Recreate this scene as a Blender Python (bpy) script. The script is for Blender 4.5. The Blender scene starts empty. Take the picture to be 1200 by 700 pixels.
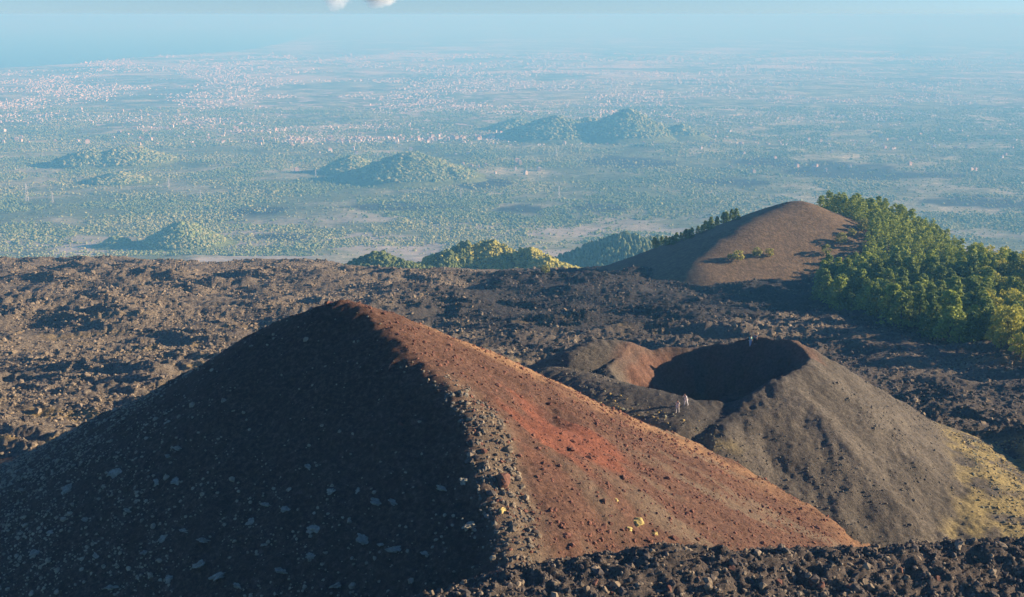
import bpy, bmesh, math, random
import numpy as np
from mathutils import Vector, Matrix, Euler

# ------------------------------------------------------------------ camera, sky, sun, exposure
scene = bpy.context.scene
COL = scene.collection
R = math.radians
PITCH = R(13.35)                      # camera looks down over the craters; it stands at the origin
FPX = 1400.0                          # focal length in pixels of a 1200 px wide frame
cam_d = bpy.data.cameras.new('camera')
cam_d.sensor_width = 36.0
cam_d.lens = 36.0 * FPX / 1200.0
cam_d.clip_start = 0.5
cam_d.clip_end = 120000.0
cam = bpy.data.objects.new('camera', cam_d)
COL.objects.link(cam)
cam.rotation_euler = (R(90) - PITCH, 0, 0)
scene.camera = cam

SUN_AZ, SUN_EL = R(7), R(15)         # azimuth from +X towards +Y
sun_dir = Vector((math.cos(SUN_EL) * math.cos(SUN_AZ), math.cos(SUN_EL) * math.sin(SUN_AZ), math.sin(SUN_EL)))
world = bpy.data.worlds.new('World')
scene.world = world
world.use_nodes = True
wn, wl = world.node_tree.nodes, world.node_tree.links
wn.clear()
sky = wn.new('ShaderNodeTexSky')
sky.sky_type = 'NISHITA'
sky.sun_disc = False
sky.sun_elevation = SUN_EL
sky.sun_rotation = R(90) - SUN_AZ
sky.altitude = 1900
sky.air_density = 1.0
sky.dust_density = 0.0
sky.ozone_density = 4.0
bg = wn.new('ShaderNodeBackground')
bg.inputs['Strength'].default_value = 0.060
wo = wn.new('ShaderNodeOutputWorld')
tint = wn.new('ShaderNodeMix')
tint.data_type = 'RGBA'
tint.blend_type = 'MULTIPLY'
tint.inputs[0].default_value = 1.0
tint.inputs[7].default_value = (0.68, 0.90, 1.27, 1)
wl.new(sky.outputs[0], tint.inputs[6])
wl.new(tint.outputs[2], bg.inputs[0])
wl.new(bg.outputs[0], wo.inputs[0])

sun_d = bpy.data.lights.new('sun', 'SUN')
sun_d.energy = 5.0
sun_d.angle = R(0.5)
sun_d.color = (1.0, 0.82, 0.60)
sun = bpy.data.objects.new('sun', sun_d)
COL.objects.link(sun)
sun.rotation_euler = (-sun_dir).to_track_quat('-Z', 'Y').to_euler()

vs = scene.view_settings
vs.view_transform = 'Standard'
vs.look = 'None'
vs.gamma = 1.0
vs.use_curve_mapping = False
vs.exposure = 1.2
cy = scene.cycles
cy.max_bounces = 5
cy.diffuse_bounces = 2
cy.volume_bounces = 3
cy.transparent_max_bounces = 8
cy.use_denoising = True

# ------------------------------------------------------------------ helpers
rng = np.random.default_rng(7)
random.seed(7)
SP, CP = math.sin(PITCH), math.cos(PITCH)


def pix(px, py, Y):
    """the point at ground distance Y seen in the photograph at (px, py)"""
    dx, dy = (px - 600) / FPX, (350 - py) / FPX
    d = np.array([dx, CP + dy * SP, -SP + dy * CP])
    return d * (Y / d[1])


def sm(a, b, x):
    t = np.clip((x - a) / (b - a), 0, 1)
    return t * t * (3 - 2 * t)


def hash2(ix, iy, seed):
    h = (ix.astype(np.int64) * 374761393 + iy.astype(np.int64) * 668265263 + seed * 974711) & 0xFFFFFFFF
    h = ((h ^ (h >> 13)) * 1274126177) & 0xFFFFFFFF
    h = ((h ^ (h >> 15)) * 2246822519) & 0xFFFFFFFF
    return ((h ^ (h >> 16)) & 0xFFFF) / 65536.0


def perlin(x, y, seed=0):
    x0, y0 = np.floor(x), np.floor(y)
    fx, fy = x - x0, y - y0
    u = fx * fx * fx * (fx * (fx * 6 - 15) + 10)
    v = fy * fy * fy * (fy * (fy * 6 - 15) + 10)
    r = 0
    for i in (0, 1):
        for j in (0, 1):
            a = hash2(x0 + i, y0 + j, seed) * 2 * math.pi
            g = np.cos(a) * (fx - i) + np.sin(a) * (fy - j)
            r = r + g * (u if i else 1 - u) * (v if j else 1 - v)
    return r * 1.4


def fbm(x, y, seed=0, octs=4, gain=0.5):
    r, a, s = 0, 1.0, 0.0
    for o in range(octs):
        r = r + a * perlin(x * 2 ** o + 13.7 * o, y * 2 ** o - 7.1 * o, seed + o)
        s += a
        a *= gain
    return r / s


def ridged(x, y, seed=0, octs=3):
    r, a, s = 0, 1.0, 0.0
    for o in range(octs):
        r = r + a * (1 - 2 * np.abs(perlin(x * 2 ** o + 5.3 * o, y * 2 ** o + 9.9 * o, seed + o)))
        s += a
        a *= 0.5
    return r / s


def link(name, me, parent=None):
    o = bpy.data.objects.new(name, me)
    COL.objects.link(o)
    if parent is not None:
        o.parent = parent
    return o


def np_mesh(name, verts, faces, mats, smooth=True, attrs=None, mat_idx=None):
    """mesh from numpy: verts (n,3), faces (m,k)"""
    me = bpy.data.meshes.new(name)
    verts = np.asarray(verts, dtype=np.float32)
    faces = np.asarray(faces, dtype=np.int32)
    me.vertices.add(len(verts))
    me.vertices.foreach_set('co', verts.ravel())
    k = faces.shape[1]
    me.loops.add(faces.size)
    me.loops.foreach_set('vertex_index', faces.ravel())
    me.polygons.add(len(faces))
    me.polygons.foreach_set('loop_start', np.arange(0, faces.size, k, dtype=np.int32))
    me.polygons.foreach_set('loop_total', np.full(len(faces), k, dtype=np.int32))
    for m in (mats if isinstance(mats, (list, tuple)) else [mats]):
        me.materials.append(m)
    if mat_idx is not None:
        me.polygons.foreach_set('material_index', np.asarray(mat_idx, dtype=np.int32))
    me.update(calc_edges=True)
    me.polygons.foreach_set('use_smooth', np.full(len(faces), smooth, dtype=bool))
    for an, av in (attrs or {}).items():
        a = me.attributes.new(an, 'FLOAT', 'POINT')
        a.data.foreach_set('value', np.asarray(av, dtype=np.float32).ravel())
    me.validate()
    return me


def grid_mesh(name, X, Y, Z, mat, attrs=None, keep=None, smooth=True):
    n, m = X.shape
    idx = np.arange(n * m).reshape(n, m)
    f = np.stack([idx[:-1, :-1], idx[:-1, 1:], idx[1:, 1:], idx[1:, :-1]], -1).reshape(-1, 4)
    V = np.stack([X, Y, Z], -1).reshape(-1, 3)
    at = {k: v.ravel() for k, v in (attrs or {}).items()}
    if keep is not None:
        kf = keep.ravel()[f].any(1)
        f = f[kf]
        used = np.unique(f)
        remap = np.zeros(n * m, dtype=np.int64)
        remap[used] = np.arange(len(used))
        f = remap[f]
        V = V[used]
        at = {k: v[used] for k, v in at.items()}
    # winding so that normals point up
    a, b, c = V[f[0][0]], V[f[0][1]], V[f[0][2]]
    if np.cross(b - a, c - a)[2] < 0:
        f = f[:, ::-1]
    return np_mesh(name, V, f, mat, smooth, at)


def tag(o, label=None, cat=None, group=None, kind=None):
    if label: o['label'] = label
    if cat: o['category'] = cat
    if group: o['group'] = group
    if kind: o['kind'] = kind
    return o


# ------------------------------------------------------------------ materials
class Mat:
    def __init__(self, name, rough=0.95):
        self.m = bpy.data.materials.new(name)
        self.m.use_nodes = True
        self.nt = self.m.node_tree
        self.n, self.l = self.nt.nodes, self.nt.links
        self.bsdf = self.n['Principled BSDF']
        self.bsdf.inputs['Roughness'].default_value = rough
        self.bsdf.inputs['Specular IOR Level'].default_value = 0.15
        self.geo = None

    def pos(self):
        if self.geo is None:
            self.geo = self.n.new('ShaderNodeNewGeometry')
        return self.geo.outputs['Position']

    def noise(self, scale, detail=4, rough=0.6, stretch=None, dist=0.0):
        t = self.n.new('ShaderNodeTexNoise')
        t.inputs['Scale'].default_value = scale
        t.inputs['Detail'].default_value = detail
        t.inputs['Roughness'].default_value = rough
        t.inputs['Distortion'].default_value = dist
        p = self.pos()
        if stretch:
            mp = self.n.new('ShaderNodeMapping')
            mp.inputs['Scale'].default_value = stretch
            self.l.new(p, mp.inputs[0])
            p = mp.outputs[0]
        self.l.new(p, t.inputs['Vector'])
        return t.outputs['Fac']

    def voronoi(self, scale, feature='F1'):
        t = self.n.new('ShaderNodeTexVoronoi')
        t.feature = feature
        t.inputs['Scale'].default_value = scale
        self.l.new(self.pos(), t.inputs['Vector'])
        return t

    def attr(self, name):
        t = self.n.new('ShaderNodeAttribute')
        t.attribute_name = name
        return t.outputs['Fac']

    def ramp(self, fac, stops, mode='LINEAR'):
        t = self.n.new('ShaderNodeValToRGB')
        t.color_ramp.interpolation = mode
        e = t.color_ramp.elements
        e[0].position, e[1].position = stops[0][0], stops[-1][0]
        for s in stops[1:-1]:
            e.new(s[0])
        for k, s in enumerate(stops):
            c = s[1]
            e[k].color = (*c, 1) if isinstance(c, (tuple, list)) else (c, c, c, 1)
        self.l.new(fac, t.inputs[0])
        return t.outputs[0]

    def mix(self, fac, a, b, mode='MIX'):
        t = self.n.new('ShaderNodeMix')
        t.data_type = 'RGBA'
        t.blend_type = mode
        for s, v in ((t.inputs[0], fac), (t.inputs[6], a), (t.inputs[7], b)):
            if hasattr(v, 'node'):
                self.l.new(v, s)
            elif isinstance(v, (tuple, list)):
                s.default_value = (*v, 1)
            else:
                s.default_value = v
        return t.outputs[2]

    def math(self, op, a, b=0.0, clamp=False):
        t = self.n.new('ShaderNodeMath')
        t.operation = op
        t.use_clamp = clamp
        for s, v in ((t.inputs[0], a), (t.inputs[1], b)):
            if hasattr(v, 'node'):
                self.l.new(v, s)
            else:
                s.default_value = v
        return t.outputs[0]

    def bump(self, h, strength=0.6, dist=0.3, prev=None):
        t = self.n.new('ShaderNodeBump')
        t.inputs['Strength'].default_value = strength
        t.inputs['Distance'].default_value = dist
        self.l.new(h, t.inputs['Height'])
        if prev is not None:
            self.l.new(prev, t.inputs['Normal'])
        self.l.new(t.outputs[0], self.bsdf.inputs['Normal'])
        return t.outputs[0]

    def color(self, c):
        if hasattr(c, 'node'):
            self.l.new(c, self.bsdf.inputs['Base Color'])
        else:
            self.bsdf.inputs['Base Color'].default_value = (*c, 1)
        return self


def mat_lava():
    m = Mat('rough_lava')
    n1 = m.noise(0.9, 6, 0.7)
    dark = m.ramp(n1, [(0.3, (0.042, 0.036, 0.032)), (0.7, (0.14, 0.115, 0.092))])
    tan = m.ramp(m.noise(1.7, 5, 0.7), [(0.32, (0.080, 0.060, 0.042)), (0.50, (0.20, 0.160, 0.112)), (0.72, (0.43, 0.36, 0.255))])
    c = m.mix(m.attr('tan'), dark, tan)
    c = m.mix(m.attr('shadow_lava'), c, m.ramp(n1, [(0.3, (0.020, 0.020, 0.022)), (0.55, (0.045, 0.042, 0.042)), (0.75, (0.12, 0.10, 0.082))]))
    gold = m.ramp(m.noise(2.6, 4, 0.7), [(0.3, (0.16, 0.115, 0.06)), (0.5, (0.34, 0.24, 0.095)), (0.75, (0.52, 0.38, 0.15))])
    c = m.mix(m.attr('gold'), c, gold)
    m.color(c)
    b = m.bump(m.noise(1.2, 8, 0.75), 0.9, 0.7)
    m.bump(m.noise(4.5, 4, 0.7), 0.8, 0.2, b)
    return m.m


def mat_red():
    m = Mat('red_cinder')
    grain = m.noise(2.2, 6, 0.75)
    base = m.ramp(grain, [(0.3, (0.055, 0.030, 0.021)), (0.5, (0.125, 0.066, 0.042)), (0.72, (0.25, 0.138, 0.088))])
    vivid = m.ramp(grain, [(0.3, (0.13, 0.045, 0.027)), (0.7, (0.34, 0.115, 0.062))])
    c = m.mix(m.attr('vivid'), base, vivid)
    ochre = m.ramp(grain, [(0.3, (0.22, 0.125, 0.065)), (0.7, (0.47, 0.28, 0.14))])
    c = m.mix(m.attr('ochre'), c, ochre)
    olive = m.ramp(m.noise(3.0, 6, 0.75), [(0.3, (0.07, 0.055, 0.042)), (0.7, (0.29, 0.215, 0.135))])
    c = m.mix(m.attr('olive'), c, olive)
    shade_dark = m.ramp(grain, [(0.30, (0.026, 0.013, 0.009)), (0.52, (0.072, 0.040, 0.028)), (0.72, (0.19, 0.125, 0.09))])
    c = m.mix(m.attr('shade_dark'), c, shade_dark)
    scrub = m.ramp(m.noise(2.4, 5, 0.8), [(0.40, (0.030, 0.027, 0.022)), (0.58, (0.10, 0.093, 0.065)), (0.78, (0.24, 0.23, 0.16))])
    c = m.mix(m.attr('scrub'), c, scrub)
    m.color(c)
    b = m.bump(m.noise(1.6, 7, 0.75), 0.8, 0.45)
    m.bump(m.noise(6.0, 4, 0.7), 0.7, 0.12, b)
    return m.m


def mat_ash():
    m = Mat('dark_ash')
    grain = m.noise(2.6, 6, 0.75)
    base = m.ramp(grain, [(0.3, (0.058, 0.049, 0.037)), (0.5, (0.110, 0.093, 0.070)), (0.72, (0.195, 0.168, 0.128))])
    broad = m.ramp(m.noise(0.12, 3, 0.5), [(0.35, 0.8), (0.65, 1.15)])
    c = m.mix(1.0, base, broad, 'MULTIPLY')
    c = m.mix(m.attr('red'), c, m.ramp(grain, [(0.3, (0.085, 0.042, 0.028)), (0.7, (0.25, 0.125, 0.078))]))
    c = m.mix(m.attr('gold'), c, m.ramp(m.noise(2.6, 4, 0.7), [(0.3, (0.12, 0.095, 0.05)), (0.5, (0.28, 0.22, 0.09)), (0.75, (0.46, 0.36, 0.15))]))
    c = m.mix(m.attr('shade_dark'), c, m.ramp(grain, [(0.3, (0.035, 0.033, 0.032)), (0.7, (0.085, 0.076, 0.065))]))
    m.color(c)
    b = m.bump(m.noise(1.4, 7, 0.75), 0.7, 0.4)
    m.bump(m.noise(6.0, 4, 0.7), 0.6, 0.12, b)
    return m.m


def mat_brown_hill():
    m = Mat('brown_cinder_hill')
    g = m.noise(0.55, 6, 0.75)
    c = m.ramp(g, [(0.3, (0.075, 0.051, 0.028)), (0.5, (0.14, 0.095, 0.053)), (0.72, (0.25, 0.175, 0.098))])
    c = m.mix(m.attr('forest'), c, m.ramp(g, [(0.3, (0.03, 0.032, 0.02)), (0.7, (0.085, 0.075, 0.045))]))
    m.color(c)
    m.bump(m.noise(0.9, 6, 0.7), 0.7, 0.8)
    return m.m


def mat_foreground():
    m = Mat('clinker_lava')
    n1 = m.noise(2.2, 7, 0.75)
    c = m.ramp(n1, [(0.3, (0.045, 0.037, 0.032)), (0.52, (0.12, 0.095, 0.074)), (0.72, (0.30, 0.22, 0.15))])
    m.color(c)
    b = m.bump(m.noise(2.0, 8, 0.75), 1.0, 0.5)
    m.bump(m.noise(7.0, 4, 0.7), 0.8, 0.12, b)
    return m.m


def mat_valley():
    m = Mat('valley_land')
    n_big = m.noise(0.0011, 6, 0.62, dist=0.6)
    n_mid = m.noise(0.006, 6, 0.68)
    n_fine = m.noise(0.045, 4, 0.7)
    green = m.ramp(n_fine, [(0.3, (0.07, 0.095, 0.045)), (0.7, (0.20, 0.24, 0.11))])
    dry = m.ramp(n_fine, [(0.3, (0.25, 0.25, 0.15)), (0.7, (0.52, 0.50, 0.32))])
    f = m.ramp(m.math('ADD', m.math('MULTIPLY', n_big, 0.55), m.math('MULTIPLY', n_mid, 0.45)), [(0.47, 0.0), (0.57, 1.0)])
    c = m.mix(f, green, dry)
    c = m.mix(1.0, c, m.ramp(m.noise(0.11, 5, 0.75), [(0.3, 0.45), (0.7, 1.5)]), 'MULTIPLY')
    c = m.mix(m.attr('gravel'), c, m.ramp(m.noise(0.03, 6, 0.7), [(0.3, (0.24, 0.22, 0.17)), (0.7, (0.62, 0.56, 0.44))]))
    plot = m.voronoi(0.009).outputs['Color']
    c = m.mix(m.attr('plots'), c, m.mix(1.0, c, m.ramp(plot, [(0.2, (0.62, 0.66, 0.60)), (0.8, (1.5, 1.4, 1.25))]), 'MULTIPLY'))
    strk = m.ramp(m.noise(0.0009, 5, 0.6), [(0.52, 0.0), (0.60, 1.0)])
    c = m.mix(m.math('MULTIPLY', strk, m.attr('far')), c, (0.72, 0.60, 0.44))
    c = m.mix(m.attr('dark_patch'), c, m.ramp(m.noise(0.05, 5, 0.7), [(0.3, (0.018, 0.022, 0.02)), (0.7, (0.06, 0.065, 0.05))]))
    # fields and roofs too far off to tell apart
    vor = m.voronoi(0.02)
    spk = m.ramp(vor.outputs['Color'], [(0.72, 0.0), (0.80, 1.0)])
    c = m.mix(m.math('MULTIPLY', spk, m.attr('town')), c, (0.62, 0.50, 0.42))
    m.color(c)
    return m.m


def mat_wood_hill():
    m = Mat('wooded_hill')
    g = m.noise(0.06, 6, 0.75)
    c = m.ramp(g, [(0.3, (0.075, 0.105, 0.04)), (0.55, (0.17, 0.21, 0.08)), (0.75, (0.30, 0.33, 0.13))])
    c = m.mix(m.attr('bare'), c, (0.34, 0.27, 0.19))
    m.color(c)
    m.bump(m.noise(0.07, 5, 0.7), 0.9, 7.0)
    return m.m


def mat_simple(name, lo, hi, scale, rough=0.9, bump=0.0, bdist=0.1):
    m = Mat(name, rough)
    n = m.noise(scale, 5, 0.7)
    m.color(m.ramp(n, [(0.3, lo), (0.7, hi)]))
    if bump:
        m.bump(m.noise(scale * 2, 5, 0.7), bump, bdist)
    return m.m


def mat_leaf(name, lo, hi, var=0.35, trans=0.25):
    """foliage; every tree has its own tint"""
    m = Mat(name, 0.75)
    oi = m.n.new('ShaderNodeObjectInfo')
    n = m.noise(0.9, 3, 0.6)
    c = m.ramp(n, [(0.3, lo), (0.7, hi)])
    k = m.ramp(oi.outputs['Random'], [(0.0, (1 - var, 1 - var * 0.8, 1 - var)), (0.5, (1.0, 1.0, 1.0)), (1.0, (1 + var * 1.3, 1 + var, 1.0))])
    c = m.mix(1.0, c, k, 'MULTIPLY')
    m.color(c)
    tr = m.n.new('ShaderNodeBsdfTranslucent')
    m.l.new(c, tr.inputs['Color'])
    mx = m.n.new('ShaderNodeMixShader')
    mx.inputs[0].default_value = trans
    m.l.new(m.bsdf.outputs[0], mx.inputs[1])
    m.l.new(tr.outputs[0], mx.inputs[2])
    m.l.new(mx.outputs[0], m.n['Material Output'].inputs['Surface'])
    return m.m


def mat_plain(name, c, rough=0.8):
    m = Mat(name, rough)
    n = m.noise(6.0, 3, 0.6)
    m.color(m.ramp(n, [(0.3, tuple(v * 0.88 for v in c)), (0.7, tuple(min(1, v * 1.08) for v in c))]))
    return m.m


def mat_water():
    m = Mat('sea_water', 0.25)
    m.color((0.02, 0.06, 0.10))
    m.bsdf.inputs['Specular IOR Level'].default_value = 0.5
    m.bump(m.noise(0.02, 5, 0.7), 0.5, 6.0)
    return m.m


M = dict(lava=mat_lava(), red=mat_red(), ash=mat_ash(), brown=mat_brown_hill(), fore=mat_foreground(),
         valley=mat_valley(), wood=mat_wood_hill(), water=mat_water())

# ------------------------------------------------------------------ terrain heights (metres, camera at 0)
PLAIN_Y = np.array([-80, 60, 150, 300, 450, 590, 640, 700, 800, 1000])
PLAIN_Z = np.array([-62, -65, -65.5, -83.5, -101.0, -121.0, -129.0, -145, -182, -260])


def plain_base(x, y):
    z = np.interp(y, PLAIN_Y, PLAIN_Z)
    z = z + 4.6 * sm(46, 66, x) * sm(112, 132, y) * (1 - sm(165, 205, y))
    z = z - 2.5 * sm(430, 580, y) - 5.5 * sm(480, 585, y) * sm(-118, -78, x)
    hollow = sm(310, 430, y) * sm(-60, 10, x) * (1 - sm(100, 132, x)) * (1 - sm(425, 480, y))
    return z - 4.5 * hollow


BROWN = pix(935, 233, 540)
FOREST_RIDGE = [pix(985, 250, 580), pix(1045, 270, 585), pix(1110, 296, 550), pix(1200, 330, 470), pix(1330, 366, 420), pix(1500, 400, 400)]


def poly_samples(pts, step):
    out = []
    for a, b in zip(pts[:-1], pts[1:]):
        n = max(2, int(np.linalg.norm(np.array(b) - np.array(a)) / step))
        for k in range(n):
            out.append(np.array(a) + (np.array(b) - np.array(a)) * k / n)
    out.append(np.array(pts[-1]))
    return np.array(out)


def talus(x, y, samples, slope, soft=0.0):
    """loose slope spreading from a crest line: the highest of the cones under its points"""
    z = np.full(x.shape, -1e9)
    for q in samples:
        dx, dy = x - q[0], y - q[1]
        d = np.sqrt(dx * dx + dy * dy + soft * soft) - soft
        s = slope(dx, dy, d) if callable(slope) else slope
        z = np.maximum(z, q[2] - s * d)
    return z


FR_S = poly_samples(FOREST_RIDGE, 14)
BR_S = poly_samples([BROWN, pix(876, 262, 512), pix(822, 302, 480)], 5)


def brown_hill(x, y):
    z1 = talus(x, y, BR_S, 0.46, 7)
    z2 = talus(x, y, FR_S, 0.36, 12)
    k = 5.0
    mx = np.maximum(z1, z2)
    z = mx + k * np.log(np.exp((z1 - mx) / k) + np.exp((z2 - mx) / k)) - k * 0.25
    return z + 0.5 * fbm(x / 14, y / 14, 41, 4)


def lava_height(x, y):
    z = plain_base(x, y)
    rough = 0.55 + 0.45 * sm(-0.25, 0.25, fbm(x / 55, y / 55, 3, 3))
    # smooth ash apron round the two cones
    dc = np.hypot(x - 34, y - 160)
    ap = sm(36, 50, dc)
    dr = np.hypot(x + 12, y - 124)
    ap = ap * (0.35 + 0.65 * sm(58, 72, dr))
    wx, wy = x + 9 * fbm(x / 38, y / 38, 91, 3), y + 9 * fbm(x / 38, y / 38, 92, 3)
    far = 1 + 0.25 * sm(250, 500, y) - 0.25 * sm(470, 600, y)
    h = 4.6 * fbm(wx / 70, wy / 50, 11, 3) * (0.3 + 0.7 * ap) * far
    h = h + ap * rough * far * (3.4 * ridged(wx / 48, wy / 20, 21, 2) + 1.3 * ridged(wx / 15, wy / 7, 31, 2))
    h = h + (0.12 + 0.88 * ap) * rough * (0.75 * ridged(x / 3.2, y / 3.2, 51, 2) + 0.34 * ridged(x / 1.2, y / 1.2, 61, 2))
    return z + h - 1.2


# ---- red cone: a crest runs from its top towards the viewer
RED_TOP = pix(402, 353, 126)
RC = [pix(388, 357, 129), RED_TOP, pix(428, 358, 124.0), pix(548, 490, 105), pix(592, 650, 89), pix(618, 760, 76)]
RC_S = poly_samples(RC, 1.6)


def red_height(x, y):
    def slope(dx, dy, d):
        a = np.arctan2(dy, dx)
        c = np.cos(a - R(-112))
        left = np.clip(c, 0, 1) ** 1.0
        back = np.clip(np.cos(a - R(160)), 0, 1)
        right = np.clip(np.cos(a - R(25)), 0, 1) ** 2
        return 0.605 + 0.13 * left - 0.065 * back - 0.065 * right
    z = talus(x, y, RC_S, slope, 1.2)
    base = plain_base(x, y)
    h = z - base
    # gentle foot
    z = base + np.where(h < 5, 5 * np.exp((h - 5) / 7.0), h) - 2.6 * sm(4, -16, h)
    n = 0.9 * fbm(x / 24, y / 24, 70, 2) + 0.6 * fbm(x / 9, y / 9, 71, 3) + 0.35 * fbm(x / 3.5, y / 3.5, 73, 3) + 0.22 * ridged(x / 1.7, y / 1.7, 75, 2) + 0.15 * fbm(x / 0.8, y / 0.8, 78, 2)
    # rills running down the sunlit side
    ang = np.arctan2(y - RED_TOP[1], x - RED_TOP[0])
    rad = np.hypot(x - RED_TOP[0], y - RED_TOP[1])
    n = n + 0.35 * fbm(ang * 9, rad / 40, 83, 3) * sm(3, 20, rad)
    z = z + n
    # hollow in the red slope
    p = pix(648, 490, 118)
    return z - 1.0 * np.exp(-(((x - p[0]) / 2.2) ** 2 + ((y - p[1]) / 3.0) ** 2))


# ---- grey crater cone
CC = np.array([29.0, 164.0])
CR = 12.6
AZ_K = np.array([0, 25, 55, 90, 125, 150, 180, 205, 235, 255, 272, 290, 305, 330, 360])
AZ_Z = np.array([-47.8, -46.8, -47.6, -49.9, -49.6, -48.8, -49.2, -50.0, -49.7, -49.4, -48.9, -48.0, -47.2, -46.9, -47.8])
MOUND = [pix(672, 412, 168), pix(700, 399, 172), pix(730, 401, 173)]
MD_S = poly_samples(MOUND, 1.5)
TERR = [pix(648, 432, 163), pix(690, 440, 158), pix(740, 453, 153), pix(795, 466, 150)]
TR_S = poly_samples(TERR, 1.5)


def crater_height(x, y):
    dx, dy = x - CC[0], (y - CC[1]) * 0.94
    az = np.degrees(np.arctan2(dy, dx)) % 360
    zr = np.interp(az, AZ_K, AZ_Z) + 0.8 * fbm(x / 4.5, y / 4.5, 101, 4)
    rr = CR + 2.2 * fbm(np.cos(np.radians(az)) * 1.3, np.sin(np.radians(az)) * 1.3, 104, 3) + 0.4 * np.exp(-((az - 25) / 30) ** 2) + 1.8 * np.exp(-((az - 185) / 38) ** 2)
    r = np.hypot(dx, dy)
    out = r - rr
    front_left = sm(185, 215, az) * (1 - sm(262, 280, az))
    bench = np.where(out < 5.5, 0.28, 0.62)
    drop_b = np.where(out < 7.5, 0.22 * out, 0.22 * 7.5 + 0.62 * (out - 7.5))
    drop = front_left * drop_b + (1 - front_left) * 0.61 * (np.sqrt(np.maximum(out, 0) ** 2 + 0.5) - 0.7)
    z_out = zr - np.maximum(drop, 0)
    z1 = talus(x, y, MD_S, 0.60, 2.0)
    z2 = talus(x, y, TR_S, lambda dx, dy, d: 0.60 - 0.30 * np.clip(-dy / (d + 0.5), 0, 1) * sm(9, 4, d), 2.6)
    z_out = np.maximum(z_out, np.maximum(z1, z2) * 1.0)
    inn = np.maximum(rr - r, 0)
    depth = np.minimum(1.0 * inn, 6.4 + 0.12 * inn)
    z_in = zr - depth + 0.9 * fbm(x / 3.2, y / 3.2, 107, 3) * sm(0.5, 3, inn)
    z = np.where(r < rr, np.minimum(z_in, z_out), z_out)
    base = plain_base(x, y)
    h = z - base
    z = base + np.where(h < 2.5, 2.5 * np.exp((h - 2.5) / 4.0), h) - 2.4 * sm(2, -10, h)
    z = z + 0.26 * fbm(x / 8, y / 8, 111, 3) + 0.13 * ridged(x / 1.5, y / 1.5, 115, 2) + 0.07 * fbm(x / 0.7, y / 0.7, 118, 2)
    # gully leaving the crater towards the viewer
    g0, g1 = pix(852, 476, 150), pix(806, 530, 138)
    gd = g1[:2] - g0[:2]
    t = np.clip(((x - g0[0]) * gd[0] + (y - g0[1]) * gd[1]) / (gd @ gd), 0, 1)
    dist = np.hypot(x - g0[0] - t * gd[0], y - g0[1] - t * gd[1])
    return z - 0.6 * np.exp(-(dist / 1.5) ** 2)


# ---- lava ridge in the foreground
FG = [pix(430, 742, 73), pix(520, 708, 78), pix(600, 682, 82), pix(680, 664, 85), pix(780, 650, 88), pix(880, 654, 90), pix(1000, 652, 93), pix(1100, 646, 95), pix(1200, 640, 97), pix(1330, 632, 100), pix(1480, 600, 108), pix(1700, 520, 120)]  # last points lie out of view, added to throw shade on the ridge
FG_S = poly_samples(FG, 2.0)


def fore_height(x, y):
    z = np.full(x.shape, -1e9)
    for q in FG_S:
        dx, dy = x - q[0], y - q[1]
        d = np.sqrt(dx * dx + dy * dy + 2.0) - 1.41
        s = np.where(dy < 0, 0.36, 0.62)
        z = np.maximum(z, q[2] - s * d)
    z = z + 0.8 * ridged(x / 7, y / 5, 131, 3) + 0.6 * ridged(x / 2.0, y / 1.8, 135, 3) + 0.30 * ridged(x / 0.75, y / 0.75, 139, 2) - 0.6
    return z


# ---- far land
FAR_D = np.array([0, 600, 760, 900, 1300, 1700, 2050, 2400, 3000, 5000, 9000, 12000, 60000])
FAR_Z = np.array([-190, -170, -185, -200, -292, -372, -424, -436, -446, -458, -470, -476, -478])
COAST_Y = np.array([0, 8500, 10900, 12400, 13600, 16500, 20000, 26000, 45000])
COAST_X = np.array([-9000, -7200, -4750, -4450, -4400, -3750, -3900, -4500, -6500])
SEA_Z = -481.0


def coast_dist(x, y):
    return x - np.interp(y, COAST_Y, COAST_X) + 160 * fbm(x / 900, y / 900, 151, 3)


def far_height(x, y):
    d = np.hypot(x, y)
    z = np.interp(d, FAR_D, FAR_Z)
    z = z + 9 * fbm(x / 420, y / 420, 161, 4) * sm(1500, 2600, d) + 3 * fbm(x / 70, y / 70, 165, 3)
    cd = coast_dist(x, y)
    return np.where(cd > 0, np.maximum(z, SEA_Z + 4), SEA_Z + 4 + np.clip(cd * 0.25, -60, 0)) if True else z


def far_pt(px, py, z):
    """valley point of height z seen at (px, py)"""
    p = pix(px, py, 1000.0)
    return p * (z / p[2])


# ------------------------------------------------------------------ build the land
def polar_grid(y0, y1, rows, cols, tmin, tmax):
    yy = np.exp(np.linspace(math.log(y0), math.log(y1), rows))
    tt = np.linspace(tmin, tmax, cols)
    Yg, Tg = np.meshgrid(yy, tt, indexing='ij')
    return Yg * Tg, Yg


def box_grid(x0, x1, y0, y1, step):
    return np.meshgrid(np.arange(x0, x1, step), np.arange(y0, y1, step), indexing='xy')


# valley floor out to the horizon
X, Y = polar_grid(560, 44000, 330, 430, -0.75, 0.75)
Z = far_height(X, Y)
dist = np.hypot(X, Y)
gravel = sm(2900, 2350, dist) * sm(-0.1, 0.15, fbm(X / 300, Y / 160, 171, 3) + 0.05)
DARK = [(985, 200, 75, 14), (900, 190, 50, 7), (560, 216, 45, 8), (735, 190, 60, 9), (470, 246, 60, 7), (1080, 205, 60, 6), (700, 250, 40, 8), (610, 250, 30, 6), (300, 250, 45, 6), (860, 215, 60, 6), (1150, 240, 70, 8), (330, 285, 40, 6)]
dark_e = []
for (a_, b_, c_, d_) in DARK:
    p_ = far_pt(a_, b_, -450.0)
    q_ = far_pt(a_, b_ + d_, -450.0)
    dark_e.append((p_[0], p_[1], c_ / FPX * p_[1], abs(p_[1] - q_[1])))


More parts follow.
